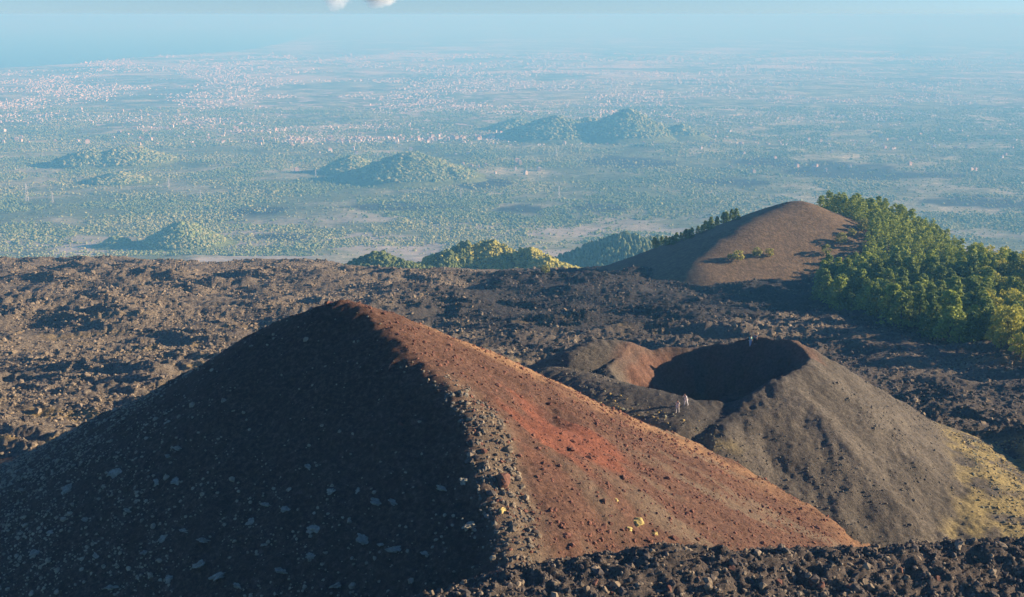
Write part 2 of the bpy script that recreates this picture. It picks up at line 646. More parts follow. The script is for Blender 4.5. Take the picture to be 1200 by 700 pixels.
def dark_patches(x, y):
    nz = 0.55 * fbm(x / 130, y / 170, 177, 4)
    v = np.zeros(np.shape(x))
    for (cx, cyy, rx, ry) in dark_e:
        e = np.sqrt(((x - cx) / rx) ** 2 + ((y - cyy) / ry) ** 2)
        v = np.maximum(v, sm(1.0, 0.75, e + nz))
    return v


dark_patch = dark_patches(X, Y)  # darker ragged ellipses on the valley floor
town = sm(4300, 5600, dist) * sm(-0.05, 0.22, fbm(X / 1500, Y / 2200, 175, 4) + 0.12) * np.clip(1.05 - 0.00001 * np.maximum(X, 0) * 8, 0.3, 1)
ground = link('ground', grid_mesh('ground', X, Y, Z, M['valley'], dict(gravel=gravel, town=town, dark_patch=dark_patch, far=sm(6500, 11000, dist), plots=sm(2900, 4200, dist))))
tag(ground, 'hazy green and tan valley floor stretching to the coast', kind='structure')

# sea
sea_me = np_mesh('sea', [(-44000, 3000, SEA_Z), (3000, 3000, SEA_Z), (3000, 44000, SEA_Z), (-44000, 44000, SEA_Z)], [(0, 1, 2, 3)], M['water'])
tag(link('sea', sea_me), 'pale blue sea beyond the coast in the upper left', kind='structure')

# lava plain
X, Y = polar_grid(96, 790, 690, 800, -0.56, 0.56)
Z = lava_height(X, Y)
tan = 0.06 + 0.84 * sm(-0.25, 0.30, fbm(X / 50, Y / 50, 181, 4) + 0.50 * sm(20, -120, X - (Y - 200) * 0.1) - 0.10)
dc = np.hypot(X - 34, Y - 160)
gold = sm(66, 42, dc) * sm(-0.3, 0.15, fbm(X / 7, Y / 7, 185, 3) + 0.1) * sm(15, 40, X) * sm(185, 165, Y)
gold = np.maximum(gold, sm(88, 64, np.hypot(X + 12, Y - 124)) * sm(-0.3, 0.15, fbm(X / 12, Y / 7, 186, 3)) * sm(-20, -40, X) * 0.9)
gold = np.maximum(gold, 0.7 * sm(0.16, 0.34, fbm(X / 26, Y / 12, 187, 3)) * sm(420, 220, Y) * (1 - 0.6 * sm(0, 60, X)))
shadow_lava = sm(-50, 0, X - (Y - 420) * 0.15 + 22 * fbm(X / 40, Y / 30, 189, 3)) * sm(300, 350, Y + 60 * fbm(X / 45, Y / 45, 190, 3)) * 0.95  # dark lava, with the hill's shadow over the hollow painted in
lava = link('lava_plain', grid_mesh('lava_plain', X, Y, Z, M['lava'], dict(tan=tan, gold=gold, shadow_lava=shadow_lava)))
tag(lava, 'rough brown lava plain behind the two cinder cones', kind='structure')
LAVA_XYZ = (X, Y, Z)

# red cone
X, Y = box_grid(-98, 62, 62, 196, 0.34)
Z = red_height(X, Y)
keep = Z > plain_base(X, Y) - 3.5
fall = np.arctan2(Y - RED_TOP[1], X - RED_TOP[0])
rad = np.hypot(X - RED_TOP[0], Y - RED_TOP[1])


def crest_side(x, y):
    """signed distance to the crest line seen from above: positive on its sunny right side"""
    best, sgn = np.full(x.shape, 1e9), np.zeros(x.shape)
    P = [np.array(p) for p in RC[1:]]
    for a, b in zip(P[:-1], P[1:]):
        d = (b - a)[:2]
        t = np.clip(((x - a[0]) * d[0] + (y - a[1]) * d[1]) / (d @ d), 0, 1)
        ex, ey = x - a[0] - t * d[0], y - a[1] - t * d[1]
        dd = np.hypot(ex, ey)
        s = np.sign(ey * d[0] - ex * d[1])
        up = dd < best
        best, sgn = np.where(up, dd, best), np.where(up, s, sgn)
    return best * sgn


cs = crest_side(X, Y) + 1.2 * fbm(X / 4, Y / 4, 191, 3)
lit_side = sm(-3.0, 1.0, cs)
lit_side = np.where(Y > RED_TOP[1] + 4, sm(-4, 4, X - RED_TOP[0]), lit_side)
shade_dark = (1 - lit_side) * 0.95  # shade of the cone's left side painted into its colour
h_base = Z - plain_base(X, Y)
foot = sm(9, 2, h_base)
streak = fbm(fall * 7 + 0.4 * fbm(X / 10, Y / 10, 192, 2), rad / 26, 193, 3)
p1, p2 = pix(640, 520, 113), pix(690, 545, 112)
vivid = 0.75 * sm(0.26, 0.62, streak * 0.7 + 0.6 * np.exp(-(((X - p1[0]) / 5) ** 2 + ((Y - p1[1]) / 10) ** 2)) + 0.5 * np.exp(-(((X - p2[0]) / 5) ** 2 + ((Y - p2[1]) / 8) ** 2))) * sm(26, 12, np.abs(fall + 0.45) * 40) * sm(4, 14, rad)
olive = sm(3.6, 0.6, np.abs(cs - 1.5)) * sm(14, 30, rad) + 0.75 * sm(0.05, 0.3, -streak) * sm(26, 40, rad)
olive = np.clip(olive, 0, 0.9)
right_edge = sm(0.02, 0.34, fall) * sm(3, 10, rad)
ochre = np.clip(right_edge * 0.95 + foot * 0.8 * lit_side, 0, 1) * sm(-0.45, 0.1, fbm(X / 5, Y / 5, 196, 3) + 0.1)
scrub = (1 - lit_side) * np.clip(sm(16, 4, h_base) * 0.9 + sm(45, 70, rad), 0, 0.9) * sm(-0.1, 0.3, fbm(X / 2.2, Y / 2.2, 198, 3) + 0.05)
pit = pix(648, 490, 118)
shade_dark = np.maximum(shade_dark, 0.9 * np.exp(-(((X - pit[0]) / 2.0) ** 2 + ((Y - pit[1]) / 2.8) ** 2)))  # darker inside the small hollow
redc = link('red_cone', grid_mesh('red_cone', X, Y, Z, M['red'], dict(shade_dark=shade_dark, vivid=vivid, olive=olive, ochre=ochre, scrub=scrub), keep))
tag(redc, 'tall red cinder cone, dark on its shaded side, filling the left foreground', kind='structure')

# grey crater cone
X, Y = box_grid(-16, 84, 118, 212, 0.27)
Z = crater_height(X, Y)
keep = Z > plain_base(X, Y) - 2.6
dx, dy = X - CC[0], (Y - CC[1]) * 0.94
az = np.degrees(np.arctan2(dy, dx)) % 360
r = np.hypot(dx, dy)
inside = sm(CR + 1.2, CR - 1.0, r + 0.8 * fbm(X / 3, Y / 3, 201, 2))
red = inside * (0.45 * sm(10, 50, az) + 0.55 * sm(95, 130, az)) * sm(260, 215, az) * 0.9
red = np.maximum(red, 0.55 * sm(2.5, 0.4, np.abs(r - CR - 0.8)) * sm(60, 100, az) * sm(185, 150, az))
red = np.maximum(red, 0.5 * sm(3.0, 0.6, np.abs(r - CR - 1.5)) * sm(70, 40, az))
h_base = Z - plain_base(X, Y)
gold = np.clip(sm(4.5, 1.2, h_base), 0, 1) * sm(-0.35, 0.15, fbm(X / 4, Y / 4, 203, 3))
fl = sm(200, 225, az) * sm(275, 262, az)
gold = np.maximum(gold, 0.55 * fl * sm(20, 23, r) * sm(-0.2, 0.25, fbm(X / 3, Y / 3, 205, 3)))
shade_path = inside * (1 - red) * 0.8  # bowl shade painted dark; next line adds the dark terrace path
shade_path = np.maximum(shade_path, fl * sm(CR, CR + 1, r) * sm(20.5, 19, r) * 0.75)
crater = link('crater_cone', grid_mesh('crater_cone', X, Y, Z, M['ash'], dict(red=red, gold=gold, shade_dark=shade_path), keep))
tag(crater, 'dark grey cinder cone with an open crater on the right', kind='structure')

# foreground ridge
X, Y = box_grid(-24, 124, 56, 134, 0.24)
Z = fore_height(X, Y)
keep = (Z > -64) & (X < 112)
fore = link('foreground_ridge', grid_mesh('foreground_ridge', X, Y, Z, M['fore'], None, keep))
tag(fore, 'shaded clinkery lava ridge along the bottom edge', kind='structure')

# brown hill with the forest
X, Y = box_grid(10, 400, 260, 660, 1.6)
Z = brown_hill(X, Y)
keep = Z > plain_base(X, Y) - 9
fd = np.min([np.hypot(X - q[0], Y - q[1]) for q in FR_S], 0)


def forest_mask(x, y):
    """where the pine wood stands: right of the bare cone and down to the lava"""
    e = pix(972, 345, 400)
    left = np.interp(y, [240, 270, 300, 330, 400, 440, 470, 500, 530, 560, 590], [122, 117, 111, 107, 106, 116, 132, 150, 160, 158, 154]) + 4 * fbm(x / 16, y / 16, 211, 3)
    near = np.interp(x, [100, 105, 112, 119, 123, 135, 160, 300], [385, 336, 284, 246, 256, 296, 318, 330]) + 6 * fbm(x / 18, y / 18, 213, 2)
    return (x > left) & (y > near)


fm = forest_mask(X, Y).astype(float)
bh = link('brown_hill', grid_mesh('brown_hill', X, Y, Z, M['brown'], dict(forest=fm), keep))
tag(bh, 'bare brown cinder hill with pine forest on its right flank', kind='structure')


# wooded craters and hills in the valley
def hill(name, cx, cy, zb, peaks, mat, label, R0, step, crater=None, bare=None, ell=1.0):
    """peaks: (dx, dy, top height, slope); the skirt sinks below the valley floor"""
    X, Y = box_grid(cx - R0, cx + R0, cy - R0 * ell, cy + R0 * ell, step)
    Z = np.full(X.shape, -1e9)
    for (px_, py_, h, s) in peaks:
        d = np.hypot(X - cx - px_, Y - cy - py_)
        d = d * (1 + 0.10 * fbm((X - cx) / (R0 * 0.5), (Y - cy) / (R0 * 0.5), int(cx) % 97, 2))
        k = h / s * 0.10
        Z = np.maximum(Z, zb + h * 1.12 - s * (np.sqrt(d * d + k * k) - k * 0.6))
    if crater:
        for (px_, py_, rr, dep) in crater:
            d = np.hypot(X - cx - px_, (Y - cy - py_))
            Z = Z - dep * np.clip(1 - (d / rr) ** 2, 0, 1)
    hgt = Z - zb
    Z = zb + np.where(hgt < 6, 6 * np.exp(np.minimum(hgt - 6, 0) / 9.0) - 3.0 * sm(6, -60, hgt) - 1.5, hgt - 1.5)
    Z = Z + step * 0.25 * fbm(X / (step * 4), Y / (step * 4), 223, 3)
    b = np.zeros(X.shape)
    if bare:
        for (px_, py_, rr) in bare:
            b = np.maximum(b, sm(rr, rr * 0.4, np.hypot(X - cx - px_, Y - cy - py_) + 0.3 * rr * fbm(X / (rr * 0.4), Y / (rr * 0.4), 227, 3)))
    o = link(name, grid_mesh(name, X, Y, Z, mat, dict(bare=b), Z > zb - 1.2))
    tag(o, label, kind='structure')
    return X, Y, Z


HILLS = []


def valley_hill(pxa, pya, pyb, half_px, label, extra=(), crater=None, bare=None, slope=None, zfloor=None):
    """apex at (pxa,pya), foot at pyb"""
    foot_ = far_pt(pxa, pyb, zfloor)
    halfm = half_px / FPX * foot_[1] * 1.03
    ycen = foot_[1] + halfm * 0.55
    apex = pix(pxa, pya, ycen)
    h = apex[2] - zfloor
    s = slope or h / halfm * 1.25
    peaks = [(0, 0, h, s)] + [(dxm / FPX * ycen, dym, h * hf, s * sf) for (dxm, dym, hf, sf) in extra]
    cr = [(a / FPX * ycen, b, c / FPX * ycen, d * h) for (a, b, c, d) in crater] if crater else None
    br = [(a / FPX * ycen, b, c / FPX * ycen) for (a, b, c) in bare] if bare else None
    g = hill('hill', apex[0], ycen, zfloor, peaks, M['wood'], label, halfm * 1.75, halfm / 42, cr, br, 1.0)
    HILLS.append(g)


valley_hill(148, 171, 197, 72, 'distant hill with two pale bare tops at far left', [(-38, -40, 0.83, 1.0)], [(-20, 20, 22, 0.18)], [(-34, -30, 9), (10, -30, 14)], zfloor=-457)
valley_hill(138, 203, 216, 42, 'low blue hill just below the two topped hill', zfloor=-449)
valley_hill(214, 261, 294, 62, 'steep dark hill behind the left edge of the lava plain', [(-78, -10, 0.42, 0.9)], zfloor=-437)
valley_hill(482, 180, 217, 96, 'broad wooded hill in the middle of the valley', [(50, -60, 0.5, 1.0)], zfloor=-450)
valley_hill(412, 184, 206, 48, 'small rounded hill left of the broad valley hill', zfloor=-452)
valley_hill(652, 138, 167, 84, 'left one of the twin wooded hills in the distance', [(38, 60, 0.86, 1.0)], None, [(36, -20, 12)], zfloor=-460)
valley_hill(736, 131, 168, 78, 'right one of the twin wooded hills, the higher', [(60, -20, 0.52, 0.9)], zfloor=-460)
valley_hill(607, 141, 156, 48, 'faint low hill behind the twin wooded hills', zfloor=-463)

wood_pts, wood_scl = [], []


def on_grid(g, n, cond=None):
    X, Y, Z = g
    ok = np.ones(X.shape, bool) if cond is None else cond(X, Y, Z)
    i = np.flatnonzero(ok.ravel())
    i = rng.choice(i, size=min(n, len(i)), replace=False)
    return np.stack([X.ravel()[i], Y.ravel()[i], Z.ravel()[i]], -1)


# ring crater covered with trees just behind the lava plain
c0 = pix(572, 300, 930)
g_ring = hill('hill', c0[0], 930, -208, [(0, 30, 27, 0.62), (-34, 12, 22, 0.58), (-18, 26, 25, 0.6), (32, 14, 24, 0.58), (44, -6, 19, 0.5), (-10, -26, 15, 0.5), (20, -24, 15.5, 0.5)], M['wood'],
              'wooded ring crater just beyond the lava plain', 110, 2.2, [(2, 0, 33, 17)])
c1 = pix(452, 300, 905)
g_left = hill('hill', c1[0], 905, -199, [(-6, 0, 19, 0.5), (12, -4, 14, 0.45), (30, -8, 9, 0.4)], M['wood'],
              'low wooded mound left of the ring crater', 75, 2.2)
c2 = pix(733, 285, 1500)
a2 = pix(733, 268, 1500)
g_blue = hill('hill', c2[0], 1500, -345, [(0, 0, (a2[2] + 345) * 0.80, 0.5), (40, 20, (a2[2] + 345) * 0.70, 0.5)], M['wood'],
              'bluish wooded hill left of the bare brown hill', 190, 5.0)


# ------------------------------------------------------------------ scattered stuff (geometry nodes)
def scatter(name, pts, scl, mats, label, cat, subdiv=2, disp=0.45, nscale=1.4, squash=0.8, smooth=False, tilt=1.0):
    pts = np.asarray(pts, dtype=np.float32)
    n = len(pts)
    me = bpy.data.meshes.new(name)
    me.vertices.add(n)
    me.vertices.foreach_set('co', pts.ravel())
    scl = np.asarray(scl, dtype=np.float32)
    if scl.ndim == 1:
        scl = scl[:, None] * np.stack([rng.uniform(0.75, 1.3, n), rng.uniform(0.75, 1.3, n), squash * rng.uniform(0.7, 1.25, n)], -1)
    for an, av in (('sc', scl), ('rt', np.stack([rng.uniform(-0.4, 0.4, n) * tilt, rng.uniform(-0.4, 0.4, n) * tilt, rng.uniform(0, 6.28, n)], -1))):
        a = me.attributes.new(an, 'FLOAT_VECTOR', 'POINT')
        a.data.foreach_set('vector', av.astype(np.float32).ravel())
    a = me.attributes.new('pick', 'INT', 'POINT')
    a.data.foreach_set('value', rng.integers(0, 3 * len(mats), n).astype(np.int32))
    for m in mats:
        me.materials.append(m)
    o = link(name, me)
    tag(o, label, cat, kind='stuff')
    ng = bpy.data.node_groups.new(name + '_spread', 'GeometryNodeTree')
    ng.interface.new_socket('Geometry', in_out='INPUT', socket_type='NodeSocketGeometry')
    ng.interface.new_socket('Geometry', in_out='OUTPUT', socket_type='NodeSocketGeometry')
    N, L = ng.nodes, ng.links
    gi, go = N.new('NodeGroupInput'), N.new('NodeGroupOutput')
    join = N.new('GeometryNodeJoinGeometry')
    for mi, mt in enumerate(mats):
        for v in range(3):
            ico = N.new('GeometryNodeMeshIcoSphere')
            ico.inputs['Radius'].default_value = 1.0
            ico.inputs['Subdivisions'].default_value = subdiv
            nz = N.new('ShaderNodeTexNoise')
            nz.noise_dimensions = '4D'
            nz.inputs['W'].default_value = 3.7 * v + 11 * mi
            nz.inputs['Scale'].default_value = nscale
            nz.inputs['Detail'].default_value = 2.0
            sub = N.new('ShaderNodeMath'); sub.operation = 'SUBTRACT'; sub.inputs[1].default_value = 0.5
            mul = N.new('ShaderNodeMath'); mul.operation = 'MULTIPLY'; mul.inputs[1].default_value = disp * 3
            nrm = N.new('GeometryNodeInputNormal')
            vm = N.new('ShaderNodeVectorMath'); vm.operation = 'SCALE'
            sp = N.new('GeometryNodeSetPosition')
            L.new(nz.outputs['Fac'], sub.inputs[0]); L.new(sub.outputs[0], mul.inputs[0])
            L.new(nrm.outputs[0], vm.inputs[0]); L.new(mul.outputs[0], vm.inputs['Scale'])
            L.new(ico.outputs['Mesh'], sp.inputs['Geometry']); L.new(vm.outputs[0], sp.inputs['Offset'])
            ss = N.new('GeometryNodeSetShadeSmooth'); ss.inputs['Shade Smooth'].default_value = smooth
            L.new(sp.outputs[0], ss.inputs[0])
            smt = N.new('GeometryNodeSetMaterial'); smt.inputs['Material'].default_value = mt
            L.new(ss.outputs[0], smt.inputs[0])
            g2i = N.new('GeometryNodeGeometryToInstance')
            L.new(smt.outputs[0], g2i.inputs[0])
            L.new(g2i.outputs[0], join.inputs[0])
    iop = N.new('GeometryNodeInstanceOnPoints')
    iop.inputs['Pick Instance'].default_value = True
    na = {}
    for an, dt in (('sc', 'FLOAT_VECTOR'), ('rt', 'FLOAT_VECTOR'), ('pick', 'INT')):
        t = N.new('GeometryNodeInputNamedAttribute'); t.data_type = dt; t.inputs['Name'].default_value = an
        na[an] = t
    e2r = N.new('FunctionNodeEulerToRotation')
    L.new(gi.outputs[0], iop.inputs['Points']); L.new(join.outputs[0], iop.inputs['Instance'])
    L.new(na['pick'].outputs[0], iop.inputs['Instance Index'])
    L.new(na['sc'].outputs[0], iop.inputs['Scale'])
    L.new(na['rt'].outputs[0], e2r.inputs[0]); L.new(e2r.outputs[0], iop.inputs['Rotation'])
    L.new(iop.outputs[0], go.inputs[0])
    md = o.modifiers.new('spread', 'NODES')
    md.node_group = ng
    return o


MR = dict(
    rock_dark=mat_simple('dark_clinker', (0.045, 0.04, 0.037), (0.12, 0.098, 0.08), 1.5),
    rock_tan=mat_simple('lichen_clinker', (0.10, 0.077, 0.053), (0.35, 0.275, 0.18), 1.2),
    rock_red=mat_simple('red_cinder_stone', (0.10, 0.045, 0.032), (0.27, 0.125, 0.08), 1.4),
    rock_grey=mat_simple('grey_cinder_stone', (0.08, 0.07, 0.055), (0.25, 0.22, 0.165), 1.4),
    scrub_dull=mat_simple('grey_scrub', (0.15, 0.122, 0.078), (0.42, 0.355, 0.23), 1.8),
    scrub=mat_simple('dry_scrub', (0.12, 0.12, 0.08), (0.30, 0.30, 0.20), 1.8),
    gold=mat_simple('golden_grass', (0.22, 0.155, 0.055), (0.52, 0.39, 0.15), 1.8),
    bush_green=mat_simple('valley_bush_green', (0.085, 0.125, 0.045), (0.26, 0.33, 0.13), 0.05),
    bush_olive=mat_simple('valley_bush_olive', (0.18, 0.20, 0.085), (0.42, 0.44, 0.20), 0.05),
    wood_dark=mat_simple('woodland_green', (0.05, 0.075, 0.025), (0.18, 0.21, 0.07), 0.15),
    wood_gold=mat_simple('woodland_yellow_green', (0.19, 0.19, 0.040), (0.46, 0.42, 0.11), 0.15),
)

# stones over the lava plain
X, Y, Z = LAVA_XYZ
w = (np.clip(0.25 + fbm(X / 22, Y / 22, 301, 3), 0, 1) * (Y < 640) * (Y / 300) * sm(34, 48, np.hypot(X - 34, Y - 160)) * sm(58, 76, np.hypot(X + 12, Y - 124))).ravel()
i = rng.choice(len(w), size=95000, replace=False, p=w / w.sum())
s = np.clip(rng.lognormal(-1.8, 0.5, len(i)), 0.08, 0.85) * (0.8 + Y.ravel()[i] / 500)
tt = tan.ravel()[i]
is_tan = rng.random(len(i)) < np.clip(tt, 0.1, 0.9) * (1 - 0.85 * shadow_lava.ravel()[i])
P = np.stack([X.ravel()[i], Y.ravel()[i], Z.ravel()[i]], -1)
scatter('clinker_rocks', P[~is_tan], s[~is_tan], [MR['rock_dark']], 'dark clinker blocks strewn over the lava plain', 'rocks', squash=0.75, subdiv=1, disp=0.55, nscale=2.4)
scatter('clinker_rocks', P[is_tan], s[is_tan], [MR['rock_tan']], 'tan lichen covered clinker blocks on the lava plain', 'rocks', squash=0.75, subdiv=1, disp=0.55, nscale=2.4)

# stones on the red cone, both sides
n = 150000
x, y = rng.uniform(-80, 50, n), rng.uniform(75, 170, n)
z = red_height(x, y)
cs = crest_side(x, y)
hb = z + 65.5
ok = (hb > 1.2)
lit = (cs > 0) & ok
dens = rng.random(n) < 0.62 * (0.30 + 0.6 * sm(0, 0.3, fbm(x / 9, y / 9, 311, 3)))
a = lit & dens
scatter('red_stones', np.stack([x, y, z], -1)[a], np.clip(rng.lognormal(-2.5, 0.5, a.sum()), 0.04, 0.34), [MR['rock_red']],
        'red cinder stones lying on the sunlit cone slope', 'stones', subdiv=1, disp=0.55, nscale=2.4)
a = (~lit) & ok & (rng.random(n) < 0.05 + 0.9 * sm(-25, -55, x) * sm(-0.25, 0.2, fbm(x / 3, y / 3, 314, 3)) + 0.9 * sm(28, 10, hb) * sm(-0.15, 0.3, fbm(x / 5, y / 5, 313, 3) + 0.08) + 0.5 * sm(44, 66, np.hypot(x - RED_TOP[0], y - RED_TOP[1]))) & (rng.random(n) < 0.6)
scatter('slope_scrub', np.stack([x, y, z], -1)[a], np.clip(rng.lognormal(-2.5, 0.55, a.sum()), 0.04, 0.32), [MR['scrub_dull']],
        'pale scrub tufts and stones on the shaded cone slope', 'scrub', subdiv=1, disp=0.55, nscale=2.4)
cr_ = np.abs(cs - 1.2) < 2.2
a = ok & cr_ & (rng.random(n) < 0.55 * sm(16, 26, np.hypot(x - RED_TOP[0], y - RED_TOP[1])))
scatter('crest_stones', np.stack([x, y, z], -1)[a], np.clip(rng.lognormal(-2.0, 0.45, a.sum()), 0.06, 0.45), [MR['rock_grey'], MR['rock_dark'], MR['rock_tan']],
        'pale rubble along the crest between light and shade', 'stones', subdiv=1, disp=0.55, nscale=2.4)

# stones on the crater cone
n = 26000
x, y = rng.uniform(-8, 76, n), rng.uniform(122, 200, n)
z = crater_height(x, y)
hb = z + 65.5
a = (hb > 1.0) & (rng.random(n) < 0.15 + 0.75 * sm(-0.05, 0.3, fbm(x / 11, y / 11, 321, 3))) & (np.hypot(x - CC[0], y - CC[1]) > 15)
scatter('grey_stones', np.stack([x, y, z], -1)[a], np.clip(rng.lognormal(-2.6, 0.45, a.sum()), 0.04, 0.25), [MR['rock_grey']],
        'small grey stones on the crater cone slope', 'stones', subdiv=1, disp=0.55, nscale=2.4)

# golden grass at the foot of both cones
n = 60000
x, y = rng.uniform(-75, 95, n), rng.uniform(118, 205, n)
zl = lava_height(x, y)
zr_, zc_ = red_height(x, y), crater_height(x, y)
z = np.maximum(zl, np.maximum(zr_, zc_))
dcr = np.hypot(x - 34, y - 160)
near_c = sm(60, 44, dcr) * (zc_ < plain_base(x, y) + 2.0) * (y < 175) * (x > 15) * (zr_ < zl + 0.3)
near_r = (zr_ > zl + 0.2) * (zr_ > zc_ + 0.2) * (zr_ < -60.5) * (x > 10) * 0.9
hl = (zc_ > zl) * (zc_ > zr_ + 0.3) * (zc_ > -64) * (np.hypot(x - CC[0], y - CC[1]) > 20) * (np.degrees(np.arctan2(y - CC[1], x - CC[0])) % 360 > 205) * (np.degrees(np.arctan2(y - CC[1], x - CC[0])) % 360 < 262) * 0.5
left_strip = (x < -30) * sm(84, 64, np.hypot(x + 12, y - 124)) * (zr_ < zl + 0.5)
a = rng.random(n) < np.clip(near_c + near_r + hl + left_strip, 0, 1) * (0.35 + 0.65 * sm(-0.2, 0.3, fbm(x / 6, y / 6, 331, 3)))
scatter('dry_grass', np.stack([x, y, z], -1)[a], np.clip(rng.lognormal(-2.2, 0.4, a.sum()), 0.06, 0.28), [MR['gold'], MR['scrub']],
        'golden dry grass at the foot of the cones', 'grass', subdiv=2, disp=0.6, nscale=2.4, squash=0.7)

# clinker on the foreground ridge
n = 30000
x, y = rng.uniform(-16, 52, n), rng.uniform(62, 106, n)
z = fore_height(x, y)
a = z > -64
a &= rng.random(n) < 0.9
scatter('ridge_clinker', np.stack([x, y, z], -1)[a], np.clip(rng.lognormal(-2.35, 0.55, a.sum()), 0.045, 0.4), [MR['rock_dark'], MR['rock_tan'], MR['rock_dark']],
        'loose clinker blocks on the foreground ridge', 'rocks', squash=0.85, subdiv=1, disp=0.6, nscale=2.6)

# valley bushes
n = 380000
u = rng.random(n)
d = 2150 * np.exp(u * math.log(6200 / 2150))
t = rng.uniform(-0.47, 0.47, n)
x, y = d * t, d
den = (0.06 + 0.94 * sm(-0.14, 0.06, fbm(x / 300, y / 300, 341, 5, 0.55))) * (1 - 0.8 * dark_patches(x, y)) * (0.5 + 0.5 * sm(-0.3, 0.1, fbm(x / 60, y / 60, 345, 2)))
a = rng.random(n) < den * 0.85
x, y = x[a], y[a]
z = far_height(x, y)
s = np.clip(rng.lognormal(0.98, 0.38, len(x)), 1.0, 6.5) * (0.36 + 0.28 * y / 2500)
pk = fbm(x / 500, y / 500, 347, 3) + rng.normal(0, 0.15, len(x)) > 0
P = np.stack([x, y, z + s * 0.35], -1)
scatter('valley_trees', P[pk], s[pk], [MR['bush_green']], 'dark green trees and bushes dotted over the valley', 'trees', subdiv=1, disp=0.3, squash=0.8)
scatter('valley_trees', P[~pk], s[~pk], [MR['bush_olive']], 'olive green bushes dotted over the valley', 'trees', subdiv=1, disp=0.3, squash=0.75)

# woods on the hills
P = np.concatenate([on_grid(g_ring, 3600, lambda X, Y, Z: Z > -207), on_grid(g_left, 1500, lambda X, Y, Z: Z > -198)])
s = np.clip(rng.lognormal(0.30, 0.28, len(P)), 0.8, 2.4)
P[:, 2] += s * 0.6
gold_m = (fbm(P[:, 0] / 40, P[:, 1] / 40, 351, 2) + rng.normal(0, 0.2, len(P)) + 0.006 * (P[:, 0] - c0[0])) > -0.12
scatter('woodland', P[gold_m], s[gold_m], [MR['wood_gold']], 'yellow green trees covering the ring crater', 'woodland', subdiv=2, disp=0.65, nscale=2.6, squash=1.05)
scatter('woodland', P[~gold_m], s[~gold_m], [MR['wood_dark']], 'dark green trees covering the ring crater', 'woodland', subdiv=2, disp=0.65, nscale=2.6, squash=1.05)
P = on_grid(g_blue, 2600, lambda X, Y, Z: Z > -344)
s = np.clip(rng.lognormal(1.15, 0.25, len(P)), 1.6, 5.0)
P[:, 2] += s * 0.9
scatter('woodland', P, np.stack([s * 0.8, s * 0.8, s * 1.5], -1), [MR['wood_dark']], 'conifers covering the bluish hill left of the brown hill', 'woodland', subdiv=1, disp=0.3)
HP = []
for g in HILLS:
    HP.append(on_grid(g, 1300, lambda X, Y, Z, z0=np.min(g[2]): Z > z0 + 0.25 * (np.max(Z) - z0)))
P = np.concatenate(HP)
s = np.clip(rng.lognormal(1.35, 0.3, len(P)), 2, 9) * P[:, 1] / 3000
scatter('hill_trees', P, s, [MR['bush_green'], MR['bush_olive']], 'trees covering the distant valley hills', 'trees', subdiv=1, disp=0.3, squash=0.8)

# ------------------------------------------------------------------ placing by sight line on the land
def hit(px, py, fn, y0=60.0, y1=260.0, step=0.4):
    ys = np.arange(y0, y1, step)
    d = pix(px, py, 1.0)
    x, z = d[0] * ys, d[2] * ys
    g = fn(x, ys)
    k = np.flatnonzero(z <= g)
    if len(k) == 0:
        return None
    k = k[0]
    return np.array([x[k], ys[k], float(g[k])])


def land(x, y):
    return np.maximum(np.maximum(lava_height(x, y), brown_hill(x, y)), np.where(y < 260, np.maximum(red_height(x, y), crater_height(x, y)), -1e9))


def land1(x, y):
    return float(land(np.array([x], float), np.array([y], float))[0])


def bm_mesh(name, bm, mats, smooth=False):
    me = bpy.data.meshes.new(name)
    bm.to_mesh(me)
    bm.free()
    for m in (mats if isinstance(mats, (list, tuple)) else [mats]):
        me.materials.append(m)
    me.polygons.foreach_set('use_smooth', np.full(len(me.polygons), smooth, dtype=bool))
    return me


def empty(name, loc, rz=0.0, s=1.0):
    o = bpy.data.objects.new(name, None)
    o.empty_display_size = 0.5
    COL.objects.link(o)
    o.location = loc
    o.rotation_euler = (0, 0, rz)
    o.scale = (s, s, s) if np.isscalar(s) else s
    return o


def rock_mesh(name, mat, seed, subdiv=3, disp=0.5, squash=0.75, smooth=False, facets=0):
    from mathutils import noise as mn
    g = random.Random(seed)
    planes = [(Vector((g.gauss(0, 1), g.gauss(0, 1), g.gauss(0, 1))).normalized(), g.uniform(0.45, 0.8)) for _ in range(facets)]
    bm = bmesh.new()
    bmesh.ops.create_icosphere(bm, subdivisions=subdiv, radius=1.0)
    for v in bm.verts:
        p = v.co.copy()
        n = mn.noise(p * 1.1 + Vector((seed * 7.3, 1.7, 0))) + 0.5 * mn.noise(p * 2.6 + Vector((0, seed * 3.1, 4))) + 0.22 * mn.noise(p * 6.0 + Vector((3, 0, seed)))
        v.co = p * (1 + (0.25 if facets else disp) * n)
        for (pn, pd) in planes:
            t = v.co.dot(pn) - pd
            if t > 0:
                v.co -= pn * t
        v.co.z *= squash
    return bm_mesh(name, bm, mat, smooth)


# ------------------------------------------------------------------ trees
M['pine'] = mat_leaf('pine_needles', (0.085, 0.135, 0.034), (0.29, 0.35, 0.080), 0.45)
M['broad'] = mat_leaf('broad_leaves', (0.22, 0.24, 0.04), (0.55, 0.52, 0.10), 0.30, 0.3)
M['shrubl'] = mat_leaf('shrub_leaves', (0.20, 0.21, 0.05), (0.46, 0.44, 0.13), 0.25, 0.3)
M['bark'] = mat_simple('bark', (0.05, 0.038, 0.028), (0.13, 0.10, 0.075), 3.0)


